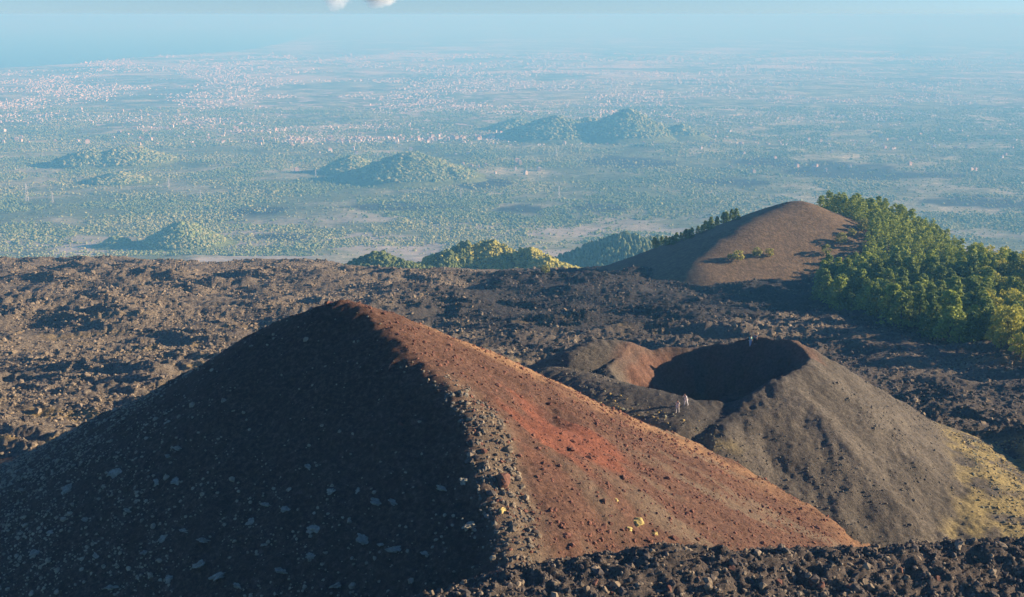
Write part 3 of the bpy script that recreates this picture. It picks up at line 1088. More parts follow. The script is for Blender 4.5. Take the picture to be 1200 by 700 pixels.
def crown_mesh(name, kind, seed, mat, clumps, per, leaf):
    """a crown of leaf sized faces gathered in clumps through its volume; unit height 1"""
    g = np.random.default_rng(seed)
    V, F = [], []
    for c in range(clumps):
        if kind == 'pine':
            h = 0.14 + 0.86 * g.random() ** 0.9
            rad = 0.27 * (1.0 - h) ** 0.72 + 0.035
            rad *= g.uniform(0.45, 1.12)
            a = g.uniform(0, 6.283)
            cx, cyy, cz = rad * math.cos(a), rad * math.sin(a), h - 0.10 * rad
            cr = 0.060 + 0.05 * (1 - h)
            squash = 0.7
        else:
            d = g.normal(size=3)
            d /= np.linalg.norm(d)
            rr = g.uniform(0.5, 1.0)
            lob = 1 + 0.25 * math.sin(3 * math.atan2(d[1], d[0]) + seed) * (1 - abs(d[2]))
            cx, cyy, cz = 0.38 * d[0] * rr * lob, 0.38 * d[1] * rr * lob, 0.60 + 0.38 * d[2] * rr
            cr = 0.105
            squash = 0.75
        for k in range(per):
            o = g.normal(size=3)
            o /= np.linalg.norm(o)
            p = np.array([cx, cyy, cz]) + o * cr * g.uniform(0.55, 1.1) * np.array([1, 1, squash])
            n = o + np.array([0, 0, 0.35]) + 0.5 * g.normal(size=3)
            n /= np.linalg.norm(n)
            t = np.cross(n, g.normal(size=3))
            t /= np.linalg.norm(t)
            b = np.cross(n, t)
            s = leaf * g.uniform(0.6, 1.35)
            i0 = len(V)
            V += [p - t * s - b * s * 0.55, p + t * s * 0.25 - b * s, p + t * s * 1.05 + b * s * 0.3, p - t * s * 0.2 + b * s]
            F.append((i0, i0 + 1, i0 + 2, i0 + 3))
    return np_mesh(name, np.array(V), np.array(F), mat, smooth=False)


def trunk_mesh(name, h=0.9, r=0.028, limbs=6, seed=0):
    g = np.random.default_rng(seed)
    V, F = [], []

    def tube(a, b, r0, r1, n=6):
        a, b = np.array(a, float), np.array(b, float)
        d = (b - a) / np.linalg.norm(b - a)
        u = np.cross(d, [0.3, 0.9, 0.1]); u /= np.linalg.norm(u)
        w_ = np.cross(d, u)
        i0 = len(V)
        for (p, r_) in ((a, r0), (b, r1)):
            for k in range(n):
                t = 2 * math.pi * k / n
                V.append(p + r_ * (math.cos(t) * u + math.sin(t) * w_))
        for k in range(n):
            F.append((i0 + k, i0 + (k + 1) % n, i0 + n + (k + 1) % n, i0 + n + k))
    bend = g.normal(0, 0.012, 2)
    tube((0, 0, -0.06), (bend[0], bend[1], h * 0.45), r, r * 0.7)
    tube((bend[0], bend[1], h * 0.45), (0, 0, h), r * 0.7, r * 0.15)
    for k in range(limbs):
        z = h * (0.2 + 0.7 * k / limbs)
        a = g.uniform(0, 6.28)
        l = 0.24 * (1 - 0.6 * k / limbs)
        tube((0, 0, z), (l * math.cos(a), l * math.sin(a), z + 0.06), r * 0.35, r * 0.1, 4)
    return np_mesh(name, np.array(V), np.array(F), M['bark'])


PINES = [crown_mesh('crown', 'pine', 500 + k, M['pine'], 95, 13, 0.026) for k in range(5)]
BROADS = [crown_mesh('crown', 'broad', 600 + k, M['broad'], 62, 18, 0.030) for k in range(4)]
SHRUBS = [crown_mesh('crown', 'broad', 700 + k, M['shrubl'], 40, 16, 0.040) for k in range(3)]
TRUNKS = [trunk_mesh('trunk', 0.9, 0.024, 6, k) for k in range(3)]
BTRUNKS = [trunk_mesh('trunk', 0.7, 0.030, 5, 10 + k) for k in range(2)]


def tree(name, loc, h, wide, crown, trunk, label, cat, group):
    t = empty(name, loc, random.uniform(0, 6.28), (h * wide, h * wide, h))
    t.rotation_euler = (random.uniform(-0.05, 0.05), random.uniform(-0.05, 0.05), random.uniform(0, 6.28))
    tag(t, label, cat, group)
    link('trunk', trunk, t)
    link('crown', crown, t)
    return t


def to_px(p):
    dep = CP * p[1] - SP * p[2]
    return 600 + FPX * p[0] / dep, 350 - FPX * (SP * p[1] + CP * p[2]) / dep


# forest: jittered rows
cand = []
for gx in np.arange(92, 300, 5.4):
    for gy in np.arange(236, 625, 5.4):
        cand.append((gx + random.uniform(-2.2, 2.2), gy + random.uniform(-2.2, 2.2)))
cand = np.array(cand)
cand = cand[forest_mask(cand[:, 0], cand[:, 1])]
cand = cand[(cand[:, 0] / cand[:, 1]) < 0.56]
gz = land(cand[:, 0], cand[:, 1])
ridge_y = np.interp(cand[:, 0], [q[0] for q in FOREST_RIDGE], [q[1] for q in FOREST_RIDGE])
sel = cand[:, 1] < ridge_y + 26
cand, gz = cand[sel], gz[sel]
order = np.argsort(cand[:, 1])
n_ind, rest = 0, []


def zone(px_, py_):
    if px_ < 1020:
        return 'at the left edge of the forest beside the bare brown hill'
    if py_ > 385:
        return 'at the forest foot, lowest by the right edge of the picture' if px_ > 1120 else 'at the forest foot above the lava hollow'
    if px_ > 1130:
        return 'in the sunlit right part of the forest'
    return 'in the upper middle of the forest' if py_ < 320 else 'in the lower middle of the forest'


for k in order:
    x, y, z = cand[k, 0], cand[k, 1], gz[k]
    px_, py_ = to_px((x, y, z + 5))
    in_view = px_ < 1212
    h = random.triangular(6.0, 13.0, 9.0)
    yellow = (fbm(np.array([x / 22]), np.array([y / 22]), 401, 2)[0] + 0.9 * (px_ - 1130) / 120 + random.uniform(-0.25, 0.25)) > 0.32
    if in_view and n_ind < 300:
        if yellow:
            tree('broadleaf_tree', (x, y, z - 0.3), h * 0.82, random.uniform(0.85, 1.1), random.choice(BROADS), random.choice(BTRUNKS),
    'yellow green leafy tree ' + zone(px_, py_), 'tree', 'broadleaf trees in the forest')
        else:
            top = y > ridge_y[k] - 18
            tree('pine_tree', (x, y, z - 0.3), h, random.uniform(1.0, 1.4), random.choice(PINES), random.choice(TRUNKS),
                 'dark pine tree on the skyline crest of the forest' if top else ('tall ' if h > 9.6 else 'short ' if h < 7.8 else '') + 'dark green pine ' + zone(px_, py_), 'tree',
                 'pines on the forest crest' if top else 'pines on the near forest slope')
        n_ind += 1
    else:
        rest.append((x, y, z, h, yellow))


def merged_trees(name, items, label):
    V, F, MI, off = [], [], [], 0
    for (x, y, z, h, yel) in items:
        me = random.choice(BROADS if yel else PINES)
        co = np.empty(len(me.vertices) * 3, dtype=np.float32)
        me.vertices.foreach_get('co', co)
        co = co.reshape(-1, 3)[: 4 * 620]
        a = random.uniform(0, 6.28)
        c, s_ = math.cos(a), math.sin(a)
        w_ = h * random.uniform(0.95, 1.25)
        V.append(np.stack([x + w_ * (co[:, 0] * c - co[:, 1] * s_), y + w_ * (co[:, 0] * s_ + co[:, 1] * c), z + h * co[:, 2]], -1))
        n = len(co) // 4
        F.append(np.arange(n * 4).reshape(-1, 4) + off)
        MI.append(np.full(n, 1 if yel else 0))
        off += len(co)
    o = link(name, np_mesh(name, np.concatenate(V), np.concatenate(F), [M['pine'], M['broad']], False, None, np.concatenate(MI)))
    tag(o, label, 'forest', kind='stuff')


if rest:
    merged_trees('forest', rest, 'farther pines of the forest merging into one dark mass')
print('forest trees', n_ind, 'rest', len(rest))

# shrubs and small trees on and beside the bare hill
SHRUB_PX = [(865, 308, 5.5, 470, 'round golden bush at the foot of the bare brown hill'),
            (887, 302, 5.0, 475, 'left one of two pale bushes on the brown hill'),
            (902, 302, 4.2, 476, 'right one of two pale bushes on the brown hill'),
            (968, 301, 5.5, 0, 'lower green bush beside the shaded forest edge'),
            (986, 288, 5.8, 0, 'bright green bush above the shaded forest corner'),
            (1012, 272, 6.5, 0, 'green bush in the gap between bare hill and forest'),
            (1030, 282, 6.0, 0, 'yellow green bush touching the forest beside the bare slope'),
            (1042, 284, 5.5, 0, 'second yellow green bush touching the forest beside the bare slope'),
            (998, 278, 4.5, 0, 'small olive bush on the bare slope near the forest'),
            (855, 304, 2.6, 0, 'tiny bush left of the round golden bush'),
            (640, 322, 4.6, 0, 'lone golden bush on the lava below the ring crater')]
for (px_, py_, h, yy, lab) in SHRUB_PX:
    p = hit(px_, py_, land, 300, 640, 1.0)
    if p is None:
        continue
    tree('bush', (p[0], p[1], p[2] - 0.4), h, 1.15, random.choice(SHRUBS), random.choice(BTRUNKS), lab, 'bush', 'bushes round the brown hill')
# conifers climbing the left outline of the brown hill
for k in range(26):
    t = k / 25
    px_ = 768 + 92 * t + random.uniform(-3, 3)
    y = 548 + random.uniform(-4, 30)
    x = (px_ - 600) / FPX * (CP * y + SP * 105)
    tree('pine_tree', (x, y, land1(x, y) - 0.3), random.uniform(3.6, 6.0), 1.25, random.choice(PINES), random.choice(TRUNKS),
         'small dark pine on the left outline of the brown hill', 'tree', 'pines on the left of the brown hill')

# ------------------------------------------------------------------ boulders and cushion plants
MB_RED = mat_simple('red_boulder', (0.07, 0.035, 0.027), (0.22, 0.105, 0.07), 1.6, bump=0.7, bdist=0.15)
MB_TAN = mat_simple('lichen_boulder', (0.11, 0.085, 0.058), (0.34, 0.26, 0.165), 1.3, bump=0.7, bdist=0.15)
MB_PALE = mat_simple('pale_cushion', (0.15, 0.135, 0.095), (0.42, 0.39, 0.28), 3.0, bump=0.8, bdist=0.15)
MB_YEL = mat_simple('yellow_cushion', (0.36, 0.28, 0.09), (0.66, 0.52, 0.20), 3.0, bump=0.8, bdist=0.15)
RED_ROCKS = [rock_mesh('boulder', MB_RED, k, 3, 0.55, 0.85, facets=9) for k in range(4)]
TAN_ROCKS = [rock_mesh('boulder', MB_TAN, 10 + k, 3, 0.6, 0.85, facets=9) for k in range(4)]
CUSH = [rock_mesh('cushion_plant', MB_PALE, 20 + k, 4, 0.75, 0.4) for k in range(4)]
YCUSH = [rock_mesh('cushion_plant', MB_YEL, 30 + k, 3, 0.42, 0.6) for k in range(3)]


def put(name, me, p, s, label, cat, group=None, sink=0.25):
    o = link(name, me)
    o.location = (p[0], p[1], p[2] - sink * s)
    o.rotation_euler = (random.uniform(-0.4, 0.4), random.uniform(-0.4, 0.4), random.uniform(0, 6.28))
    o.scale = (s * random.uniform(0.8, 1.25), s * random.uniform(0.8, 1.25), s * random.uniform(0.8, 1.1))
    return tag(o, label, cat, group)


for k in range(70):
    px_, py_ = random.uniform(680, 930), random.uniform(490, 640)
    if py_ < 395 + (px_ - 440) * 0.485 + 14 or py_ > 640:
        continue
    p = hit(px_, py_, red_height)
    if p is not None and p[2] > -63.5:
        put('boulder', random.choice(RED_ROCKS), p, random.uniform(0.2, 0.42), 'dark red boulder lying on the sunlit red slope', 'boulder', 'boulders on the red slope')
for (px_, py_, s) in [(589, 561, 1.1), (470, 500, 0.4)]:
    p = hit(px_, py_, red_height)
    put('boulder', RED_ROCKS[1], p, s, 'large dark boulder on the crest between light and shade' if s > 1 else 'small dark stone high on the shaded slope', 'boulder', None, 0.35)
CUSH_PX = [(210, 526, 12), (388, 576, 15), (312, 592, 11), (335, 599, 12), (363, 548, 10), (370, 623, 18), (293, 613, 10), (240, 634, 13), (192, 632, 10),
           (113, 651, 9), (43, 651, 12), (170, 648, 8), (217, 623, 10), (235, 664, 16), (255, 679, 18), (200, 678, 13), (207, 564, 12), (197, 495, 8),
           (198, 536, 8), (137, 556, 16), (80, 573, 13), (185, 566, 9), (520, 573, 15), (427, 631, 19), (550, 616, 17), (447, 638, 9), (443, 593, 14),
           (465, 646, 17), (545, 566, 14), (420, 578, 8), (462, 591, 10), (330, 672, 14), (365, 655, 12), (100, 610, 10), (60, 625, 10), (150, 600, 9),
           (280, 690, 14), (130, 690, 12), (310, 640, 9), (395, 690, 13), (500, 650, 10)]
for (px_, py_, w_) in CUSH_PX:
    p = hit(px_, py_, red_height, 60, 170)
    if p is None:
        continue
    put('cushion_plant', random.choice(CUSH), p, w_ / FPX * p[1] * 0.52, ('large ' if w_ > 14 else 'small ' if w_ < 10 else '') + 'pale grey green cushion plant on the shaded slope, ' + ('near the bottom edge' if py_ > 660 else 'close to the sunlit crest' if px_ > 500 else 'at its far left' if px_ < 160 else 'high up' if py_ < 560 else 'in its middle'), 'plant', 'cushion plants on the shaded slope', 0.1)
for (px_, py_, w_, lab) in [(746, 614, 13, 'larger of the two yellow cushion plants low on the red slope'), (737, 621, 9, 'smaller of the two yellow cushion plants low on the red slope'),
                            (587, 599, 12, 'yellow cushion plant on the crest beside the shade'), (768, 628, 8, 'small yellow cushion plant right of the yellow pair'),
                            (722, 588, 6, 'tiny yellow cushion plant above the yellow pair')]:
    p = hit(px_, py_, red_height)
    put('cushion_plant', random.choice(YCUSH), p, w_ / FPX * p[1] * 0.55, lab, 'plant', None, 0.1)
for k in range(46):
    px_, py_ = random.choice([(random.uniform(0, 330), random.uniform(330, 470)), (random.uniform(1000, 1195), random.uniform(415, 545)), (random.uniform(500, 720), random.uniform(345, 400))])
    p = hit(px_, py_, land, 150, 420, 0.8)
    if p is None or red_height(np.array([p[0]]), np.array([p[1]]))[0] > p[2] - 0.3 or crater_height(np.array([p[0]]), np.array([p[1]]))[0] > p[2] - 0.3:
        continue
    lab, grp = (('tan boulder on the lava plain left of the red cone', 'boulders left of the red cone') if px_ < 400 else
                ('tan boulder on the lava right of the crater cone', 'boulders right of the crater cone') if px_ > 900 else
                ('tan boulder on the lava between the two cones', 'boulders between the cones'))
    put('boulder', random.choice(TAN_ROCKS), p, random.uniform(0.6, 1.3), lab, 'boulder', grp, 0.3)
for k in range(34):
    px_, py_ = random.uniform(560, 1195), random.uniform(662, 698)
    p = hit(px_, py_, fore_height, 56, 110, 0.2)
    if p is not None:
        put('boulder', random.choice(TAN_ROCKS + RED_ROCKS), p, random.uniform(0.22, 0.5), 'rough clinker boulder on the shaded foreground ridge', 'boulder', 'boulders on the foreground ridge', 0.3)

# ------------------------------------------------------------------ people
M['skin'] = mat_plain('skin', (0.50, 0.30, 0.21), 0.6)
M['hair'] = mat_plain('dark_hair', (0.03, 0.022, 0.018), 0.6)
for nm, c in (('white_cloth', (0.82, 0.80, 0.78)), ('cream_cloth', (0.66, 0.62, 0.56)), ('teal_cloth', (0.10, 0.62, 0.55)), ('pale_cloth', (0.62, 0.70, 0.74)),
              ('grey_cloth', (0.30, 0.33, 0.34)), ('dark_cloth', (0.05, 0.05, 0.06)), ('shoe', (0.55, 0.53, 0.5))):
    M[nm] = mat_plain(nm, c)


def skin_obj(name, pts, edges, radii, mat, parent=None, root=0, sub=1):
    me = bpy.data.meshes.new(name)
    me.from_pydata([tuple(p) for p in pts], edges, [])
    me.materials.append(mat)
    o = link(name, me, parent)
    o.modifiers.new('skin', 'SKIN').use_smooth_shade = True
    for k, v in enumerate(me.skin_vertices[0].data):
        r_ = radii[k]
        v.radius = r_ if isinstance(r_, tuple) else (r_, r_)
        v.use_root = (k == root)
    s_ = o.modifiers.new('sub', 'SUBSURF')
    s_.levels = s_.render_levels = sub
    return o


def person(px_, py_, fn, facing, shirt, trousers, label, lean=0.0, stride=0.12, arm=0.0, hat=None):
    p = hit(px_, py_, fn, 120, 200, 0.15)
    J = {'pelvis': (0, 0, 0.95), 'spine': (0, 0.02 + lean * 0.3, 1.16), 'chest': (0, 0.02 + lean * 0.75, 1.36), 'neck': (0, 0.03 + lean, 1.49),
         'chin': (0, 0.05 + lean * 1.1, 1.56), 'head': (0, 0.05 + lean * 1.2, 1.64), 'crown': (0, 0.04 + lean * 1.25, 1.72), 'nose': (0, 0.16 + lean * 1.2, 1.62)}
    order_ = ['pelvis', 'spine', 'chest', 'neck', 'chin', 'head', 'crown', 'nose']
    rad = {'pelvis': (0.15, 0.11), 'spine': (0.13, 0.10), 'chest': (0.16, 0.11), 'neck': 0.055, 'chin': 0.075, 'head': (0.085, 0.10), 'crown': 0.06, 'nose': 0.016}
    E = [('pelvis', 'spine'), ('spine', 'chest'), ('chest', 'neck'), ('neck', 'chin'), ('chin', 'head'), ('head', 'crown'), ('head', 'nose')]
    for s_, sd in ((-1, 'l'), (1, 'r')):
        st = stride * s_
        up = arm if s_ > 0 else 0.0
        sy = lean * 0.9
        J.update({f'hip{sd}': (0.10 * s_, 0, 0.88), f'knee{sd}': (0.11 * s_, 0.05 + st * 0.7, 0.49), f'ank{sd}': (0.11 * s_, st * 1.3 - 0.03, 0.08), f'toe{sd}': (0.12 * s_, st * 1.3 + 0.14, 0.035),
                  f'sho{sd}': (0.20 * s_, sy, 1.41), f'elb{sd}': (0.27 * s_, sy - 0.03 + 0.24 * up, 1.14 + 0.18 * up), f'wri{sd}': (0.27 * s_, sy + 0.10 + 0.36 * up, 0.92 + 0.42 * up),
                  f'pal{sd}': (0.27 * s_, sy + 0.12 + 0.42 * up, 0.85 + 0.46 * up)})
        rad.update({f'hip{sd}': 0.095, f'knee{sd}': 0.058, f'ank{sd}': 0.040, f'toe{sd}': 0.035, f'sho{sd}': 0.062, f'elb{sd}': 0.042, f'wri{sd}': 0.030, f'pal{sd}': (0.042, 0.022)})
        order_ += [f'{j}{sd}' for j in ('hip', 'knee', 'ank', 'toe', 'sho', 'elb', 'wri', 'pal')]
        E += [('pelvis', f'hip{sd}'), (f'hip{sd}', f'knee{sd}'), (f'knee{sd}', f'ank{sd}'), (f'ank{sd}', f'toe{sd}'), ('chest', f'sho{sd}'), (f'sho{sd}', f'elb{sd}'), (f'elb{sd}', f'wri{sd}'), (f'wri{sd}', f'pal{sd}')]
        b = J[f'pal{sd}']
        for q, (fx, ln) in enumerate(((-0.028, 0.075), (-0.01, 0.088), (0.008, 0.082), (0.026, 0.066), (-0.05, 0.035))):
            nm = f'fin{sd}{q}'
            J[nm] = (b[0] + fx, b[1] + 0.02, b[2] - ln + (0.02 if q == 4 else 0))
            rad[nm] = 0.009
            order_.append(nm)
            E.append((f'pal{sd}', nm))
    ix = {k: n_ for n_, k in enumerate(order_)}
    body = skin_obj('person', [J[k] for k in order_], [(ix[a], ix[b]) for a, b in E], [rad[k] for k in order_], M['skin'])
    body.location = (p[0], p[1], p[2] - 0.02)
    body.rotation_euler = (0, 0, facing)
    tag(body, label, 'person')

    def sub_skin(name, keys, edges, mat, grow):
        i2 = {k: n_ for n_, k in enumerate(keys)}
        rr = [tuple(v * grow for v in (rad[k] if isinstance(rad[k], tuple) else (rad[k], rad[k]))) for k in keys]
        return skin_obj(name, [J[k] for k in keys], [(i2[a], i2[b]) for a, b in edges], rr, mat, body)
    sub_skin('shirt', ['spine', 'pelvis', 'chest', 'shol', 'elbl', 'shor', 'elbr'], [('pelvis', 'spine'), ('spine', 'chest'), ('chest', 'shol'), ('shol', 'elbl'), ('chest', 'shor'), ('shor', 'elbr')], shirt, 1.25)
    sub_skin('trousers', ['pelvis', 'hipl', 'kneel', 'ankl', 'hipr', 'kneer', 'ankr'], [('pelvis', 'hipl'), ('hipl', 'kneel'), ('kneel', 'ankl'), ('pelvis', 'hipr'), ('hipr', 'kneer'), ('kneer', 'ankr')], trousers, 1.28)
    for sd in 'lr':
        sub_skin('shoe', [f'ank{sd}', f'toe{sd}'], [(f'ank{sd}', f'toe{sd}')], M['shoe'], 1.3)
    bm = bmesh.new()
    bmesh.ops.create_uvsphere(bm, u_segments=14, v_segments=10, radius=0.118)
    bmesh.ops.delete(bm, geom=[v for v in bm.verts if v.co.z < -0.02 and v.co.y > -0.02], context='VERTS')
    hr = link('hair', bm_mesh('hair', bm, hat or M['hair'], True), body)
    hr.location = Vector(J['head']) + Vector((0, -0.012, 0.035))
    return body


person(794, 484, crater_height, R(150), M['cream_cloth'], M['cream_cloth'], 'person in pale clothes walking up the path to the crater rim', 0.05, 0.16)
person(804, 476, crater_height, R(120), M['white_cloth'], M['white_cloth'], 'person in white leaning forward on the front crater rim', 0.22, 0.16, 0.4)
person(879, 406, crater_height, R(200), M['teal_cloth'], M['pale_cloth'], 'person in a teal top standing on the far crater rim', 0.0, 0.06, 1.0)
person(885, 404, crater_height, R(160), M['grey_cloth'], M['dark_cloth'], 'person in grey beside the one in teal on the far rim', 0.05, 0.06)

# ------------------------------------------------------------------ the towns in the valley
WALLS = [mat_plain('white_plaster', (0.64, 0.62, 0.58)), mat_plain('cream_plaster', (0.60, 0.53, 0.43)), mat_plain('pink_plaster', (0.56, 0.43, 0.36))]
ROOF = mat_plain('tile_roof', (0.50, 0.31, 0.23))


def house_mesh(k):
    w_, d_, h_ = (9, 7, 6) if k % 2 == 0 else (13, 8, 9)
    a, b = w_ / 2, d_ / 2
    V = [(-a, -b, -4), (a, -b, -4), (a, b, -4), (-a, b, -4), (-a, -b, h_), (a, -b, h_), (a, b, h_), (-a, b, h_),
         (-a - .5, -b - .5, h_ + .02), (a + .5, -b - .5, h_ + .02), (a + .5, b + .5, h_ + .02), (-a - .5, b + .5, h_ + .02), (-a + b * .8, 0, h_ + 2.4), (a - b * .8, 0, h_ + 2.4)]
    me = bpy.data.meshes.new('house')
    me.from_pydata(V, [], [(0, 1, 5, 4), (1, 2, 6, 5), (2, 3, 7, 6), (3, 0, 4, 7), (8, 9, 13, 12), (9, 10, 13), (10, 11, 12, 13), (11, 8, 12), (11, 10, 9, 8)])
    me.materials.append(WALLS[k % 3])
    me.materials.append(ROOF if k < 4 else WALLS[k % 3])
    me.polygons.foreach_set('material_index', np.array([0, 0, 0, 0, 1, 1, 1, 1, 1], dtype=np.int32))
    return me


HOUSES = [house_mesh(k) for k in range(6)]


def valley_at(px_, py_):
    z = -460.0
    for _ in range(4):
        p = far_pt(px_, py_, z)
        z = float(far_height(np.array([p[0]]), np.array([p[1]]))[0])
    return p[0], p[1], z


BANDS = [(335, 620, 158, 169, 120, 'small pale house in the long town by the twin hills', 'houses of the long town'),
         (0, 330, 128, 172, 70, 'small pale house scattered among trees at the far left', 'houses at the far left'),
         (620, 1190, 150, 176, 55, 'small pale house right of or below the twin hills', 'houses right of the twin hills'),
         (330, 640, 176, 205, 30, 'small pale house between the long town and broad hill', 'houses below the long town'),
         (840, 1190, 178, 205, 18, 'lone pale house in the right part of the valley', 'houses in the right valley')]
for (a, b, c, d_, n, lab, grp) in BANDS:
    for k in range(n):
        px_, py_ = random.uniform(a, b), random.uniform(c, d_)
        if grp == 'houses of the long town':
            py_ = 167 - (px_ - 335) * 0.022 + random.gauss(0, 2.0)
        x, y, z = valley_at(px_, py_)
        me_k = random.randrange(6)
        o = link('house', HOUSES[me_k])
        o.location = (x, y, z)
        o.rotation_euler = (0, 0, random.choice([0.2, 1.75]) + random.uniform(-0.5, 0.5))
        s_ = random.uniform(0.75, 1.25)
        o.scale = (s_, s_, s_ * random.uniform(0.8, 1.3))
        cc = 'white' if me_k % 3 == 0 else 'cream' if me_k % 3 == 1 else 'pink'
        th = ['left end', 'middle', 'right end'][min(2, int(3 * (px_ - a) / (b - a)))]
        tag(o, lab.replace('pale', cc) + ', ' + th, 'house', grp)

# the rest of the towns: thousands of blocks
n = 150000
dd = 4300 * np.exp(rng.random(n) * math.log(15500 / 4300))
tt = rng.uniform(-0.46, 0.46, n)
x, y = dd * tt, dd
den = sm(-0.02, 0.30, fbm(x / 800, y / 1300, 411, 4) + 0.10) * (0.25 + 0.75 * sm(-0.1, 0.3, fbm(x / 160, y / 300, 415, 3))) * sm(3800, 6000, dd) * (1 - 0.55 * sm(200, 3500, x))
ok = (rng.random(n) < den) & (coast_dist(x, y) > 60)
x, y = x[ok][:40000], y[ok][:40000]
bp = np.array([valley_at(p_, 165.5 - (p_ - 335) * 0.018 + random.gauss(0, 2.2)) for p_ in rng.uniform(330, 615, 800)])
x, y = np.concatenate([x, bp[:, 0]]), np.concatenate([y, bp[:, 1]])
z = far_height(x, y)
far_s = np.clip(y / 6500, 0.8, 2.4)
hw, hd = rng.uniform(2.2, 5.6, len(x)) * far_s, rng.uniform(2.0, 4.0, len(x)) * far_s
hh = rng.uniform(2.6, 5, len(x)) * far_s * np.where(rng.random(len(x)) < 0.06, 2.0, 1.0)
rot = rng.choice([0.2, 1.0], len(x)) + rng.uniform(-0.3, 0.3, len(x))
C_, S_ = np.cos(rot), np.sin(rot)
corn = []
for (sx, sy_, sz) in [(-1, -1, 0), (1, -1, 0), (1, 1, 0), (-1, 1, 0), (-1, -1, 1), (1, -1, 1), (1, 1, 1), (-1, 1, 1)]:
    lx, ly = sx * hw, sy_ * hd
    corn.append(np.stack([x + lx * C_ - ly * S_, y + lx * S_ + ly * C_, z - 4 + sz * (hh + 4)], -1))
V = np.stack(corn, 1).reshape(-1, 3)
fb = np.array([(0, 1, 5, 4), (1, 2, 6, 5), (2, 3, 7, 6), (3, 0, 4, 7), (4, 5, 6, 7)])
F = (np.arange(len(x))[:, None, None] * 8 + fb[None]).reshape(-1, 4)
wall_i = rng.choice(3, len(x), p=[0.5, 0.3, 0.2])
MI = np.repeat(wall_i[:, None], 5, 1)
MI[:, 4] = np.where(rng.random(len(x)) < 0.35, 3, MI[:, 4])
o = link('town_buildings', np_mesh('town_buildings', V, F, WALLS + [ROOF], False, None, MI.ravel()))
tag(o, 'countless pale buildings of the towns spread over the far valley', 'buildings', kind='stuff')

# ------------------------------------------------------------------ pylons in the valley
M['pylon'] = mat_plain('galvanised_steel', (0.55, 0.57, 0.57), 0.5)


def pylon(px_, py_, hpx, label):
    x, y, z = valley_at(px_, py_)
    H = hpx / FPX * y
    t = empty('pylon', (x, y, z), 0.5)
    tag(t, label, 'pylon', 'pylons in the valley')

    def bars(name, segs, r_):
        V, F = [], []
        for a, b in segs:
            a, b = np.array(a, float), np.array(b, float)
            d = (b - a) / np.linalg.norm(b - a)
            u = np.cross(d, [0.31, 0.2, 0.93]); u /= np.linalg.norm(u)
            w_ = np.cross(d, u)
            i0 = len(V)
            for p in (a, b):
                for (s1, s2) in ((-1, -1), (1, -1), (1, 1), (-1, 1)):
                    V.append(p + r_ * (s1 * u + s2 * w_))
            F.extend([(i0, i0 + 1, i0 + 5, i0 + 4), (i0 + 1, i0 + 2, i0 + 6, i0 + 5), (i0 + 2, i0 + 3, i0 + 7, i0 + 6), (i0 + 3, i0, i0 + 4, i0 + 7)])
        return link(name, np_mesh(name, np.array(V), np.array(F), M['pylon'], False), t)
    b = H * 0.075
    c4 = [(-1, -1), (1, -1), (1, 1), (-1, 1)]
    for (sx, sy_) in c4:
        bars('leg', [((sx * b, sy_ * b, -2), (sx * b * 0.22, sy_ * b * 0.22, H))], H * 0.006)
    segs = []
    for k in range(7):
        z0_, z1_ = H * k / 7, H * (k + 1) / 7
        w0, w1 = b * (1 - 0.78 * k / 7), b * (1 - 0.78 * (k + 1) / 7)
        for q in range(4):
            p, r_ = c4[q], c4[(q + 1) % 4]
            segs.append(((p[0] * w0, p[1] * w0, z0_), (r_[0] * w1, r_[1] * w1, z1_)))
    bars('bracing', segs, H * 0.0035)
    for k, (hz_, l) in enumerate(((0.72, 0.17), (0.84, 0.14), (0.95, 0.10))):
        bars('cross_arm', [((-H * l, 0, H * hz_), (H * l, 0, H * hz_))], H * 0.005)


for a in [(32, 236, 21, 'tallest pale pylon near the left edge of the valley'), (62, 238, 13, 'second pale pylon from the left edge of the valley'), (198, 220, 11, 'pale pylon right of the two topped hill'),
          (235, 233, 10, 'small pale pylon above the steep dark hill'), (655, 232, 14, 'pale pylon in the middle of the valley above the bluish hill'),
          (540, 232, 11, 'thin pale pylon right of the broad wooded hill'), (652, 184, 10, 'distant pylon in front of the twin hills'), (370, 208, 9, 'small pylon left of the broad wooded hill')]:
    pylon(*a)

# ------------------------------------------------------------------ clouds on the horizon
cm = bpy.data.materials.new('cloud_vapour')
cm.use_nodes = True
cn, cl = cm.node_tree.nodes, cm.node_tree.links
cn.clear()
co_ = cn.new('ShaderNodeOutputMaterial')
cv = cn.new('ShaderNodeVolumePrincipled')
cv.inputs['Color'].default_value = (1, 1, 1, 1)
tcc = cn.new('ShaderNodeTexCoord')
vl = cn.new('ShaderNodeVectorMath'); vl.operation = 'LENGTH'
cnz = cn.new('ShaderNodeTexNoise'); cnz.inputs['Scale'].default_value = 1.9; cnz.inputs['Detail'].default_value = 5.0
cl.new(tcc.outputs['Object'], vl.inputs[0]); cl.new(tcc.outputs['Object'], cnz.inputs['Vector'])
ca = cn.new('ShaderNodeMath'); ca.operation = 'MULTIPLY_ADD'; ca.inputs[1].default_value = 1.5; ca.inputs[2].default_value = 0.10
cl.new(cnz.outputs['Fac'], ca.inputs[0])
cs_ = cn.new('ShaderNodeMath'); cs_.operation = 'SUBTRACT'
cl.new(ca.outputs[0], cs_.inputs[0]); cl.new(vl.outputs['Value'], cs_.inputs[1])
cr_m = cn.new('ShaderNodeMath'); cr_m.operation = 'MULTIPLY'; cr_m.use_clamp = True; cr_m.inputs[1].default_value = 1.6
cl.new(cs_.outputs[0], cr_m.inputs[0])
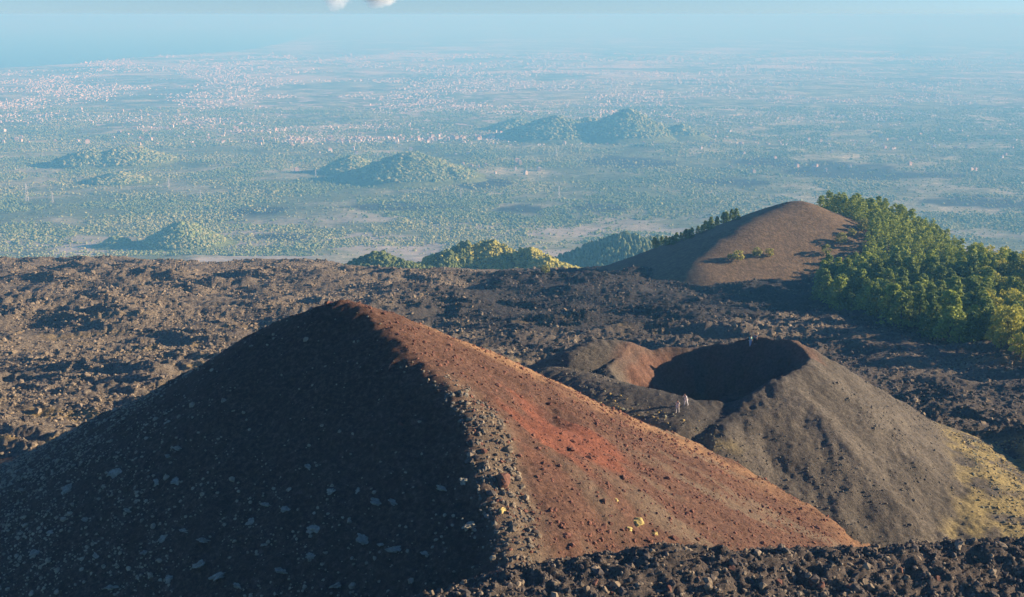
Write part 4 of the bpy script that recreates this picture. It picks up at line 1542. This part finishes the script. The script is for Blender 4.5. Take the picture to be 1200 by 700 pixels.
cd_ = cn.new('ShaderNodeMath'); cd_.operation = 'MULTIPLY'; cd_.inputs[1].default_value = 0.05
cl.new(cr_m.outputs[0], cd_.inputs[0]); cl.new(cd_.outputs[0], cv.inputs['Density'])
cl.new(cv.outputs[0], co_.inputs['Volume'])
for (px_, py_, wpx, hpx, YC, lab) in [(394, -4, 40, 36, 2700.0, 'small white cloud puff at the top of the view'), (445, -8, 62, 36, 4200.0, 'wider white cloud puff right of the small one')]:
    c = pix(px_, py_, YC)
    sc_ = YC / FPX
    bm = bmesh.new()
    bmesh.ops.create_icosphere(bm, subdivisions=4, radius=1.0)
    o = link('cloud', bm_mesh('cloud', bm, cm, True))
    o.location = c
    o.scale = (wpx / 2 * sc_, wpx / 3 * sc_, hpx / 2 * sc_)
    tag(o, lab, 'cloud', 'clouds')

# ------------------------------------------------------------------ haze: one closed box of even air
HAZE_TOP = 7.0
hz = bpy.data.materials.new('haze_air')
hz.use_nodes = True
hz.node_tree.nodes.clear()
ho = hz.node_tree.nodes.new('ShaderNodeOutputMaterial')
hv = hz.node_tree.nodes.new('ShaderNodeVolumePrincipled')
hv.inputs['Color'].default_value = (0.15, 0.47, 0.78, 1)
hv.inputs['Density'].default_value = 0.00021
hv.inputs['Absorption Color'].default_value = (0.53, 0.31, 0.044, 1)
hv.inputs['Anisotropy'].default_value = 0.0
hz.node_tree.links.new(hv.outputs[0], ho.inputs['Volume'])
hz.cycles.homogeneous_volume = True
x0, x1, y0, y1, z0, z1 = -46000, 46000, -6000, 46000, -560, HAZE_TOP
bv = [(x0, y0, z0), (x1, y0, z0), (x1, y1, z0), (x0, y1, z0), (x0, y0, z1), (x1, y0, z1), (x1, y1, z1), (x0, y1, z1)]
bf = [(3, 2, 1, 0), (4, 5, 6, 7), (0, 1, 5, 4), (1, 2, 6, 5), (2, 3, 7, 6), (3, 0, 4, 7)]
haze = link('haze', np_mesh('haze', bv, bf, hz, smooth=False))
tag(haze, 'blue evening haze filling the air over the valley', kind='stuff')
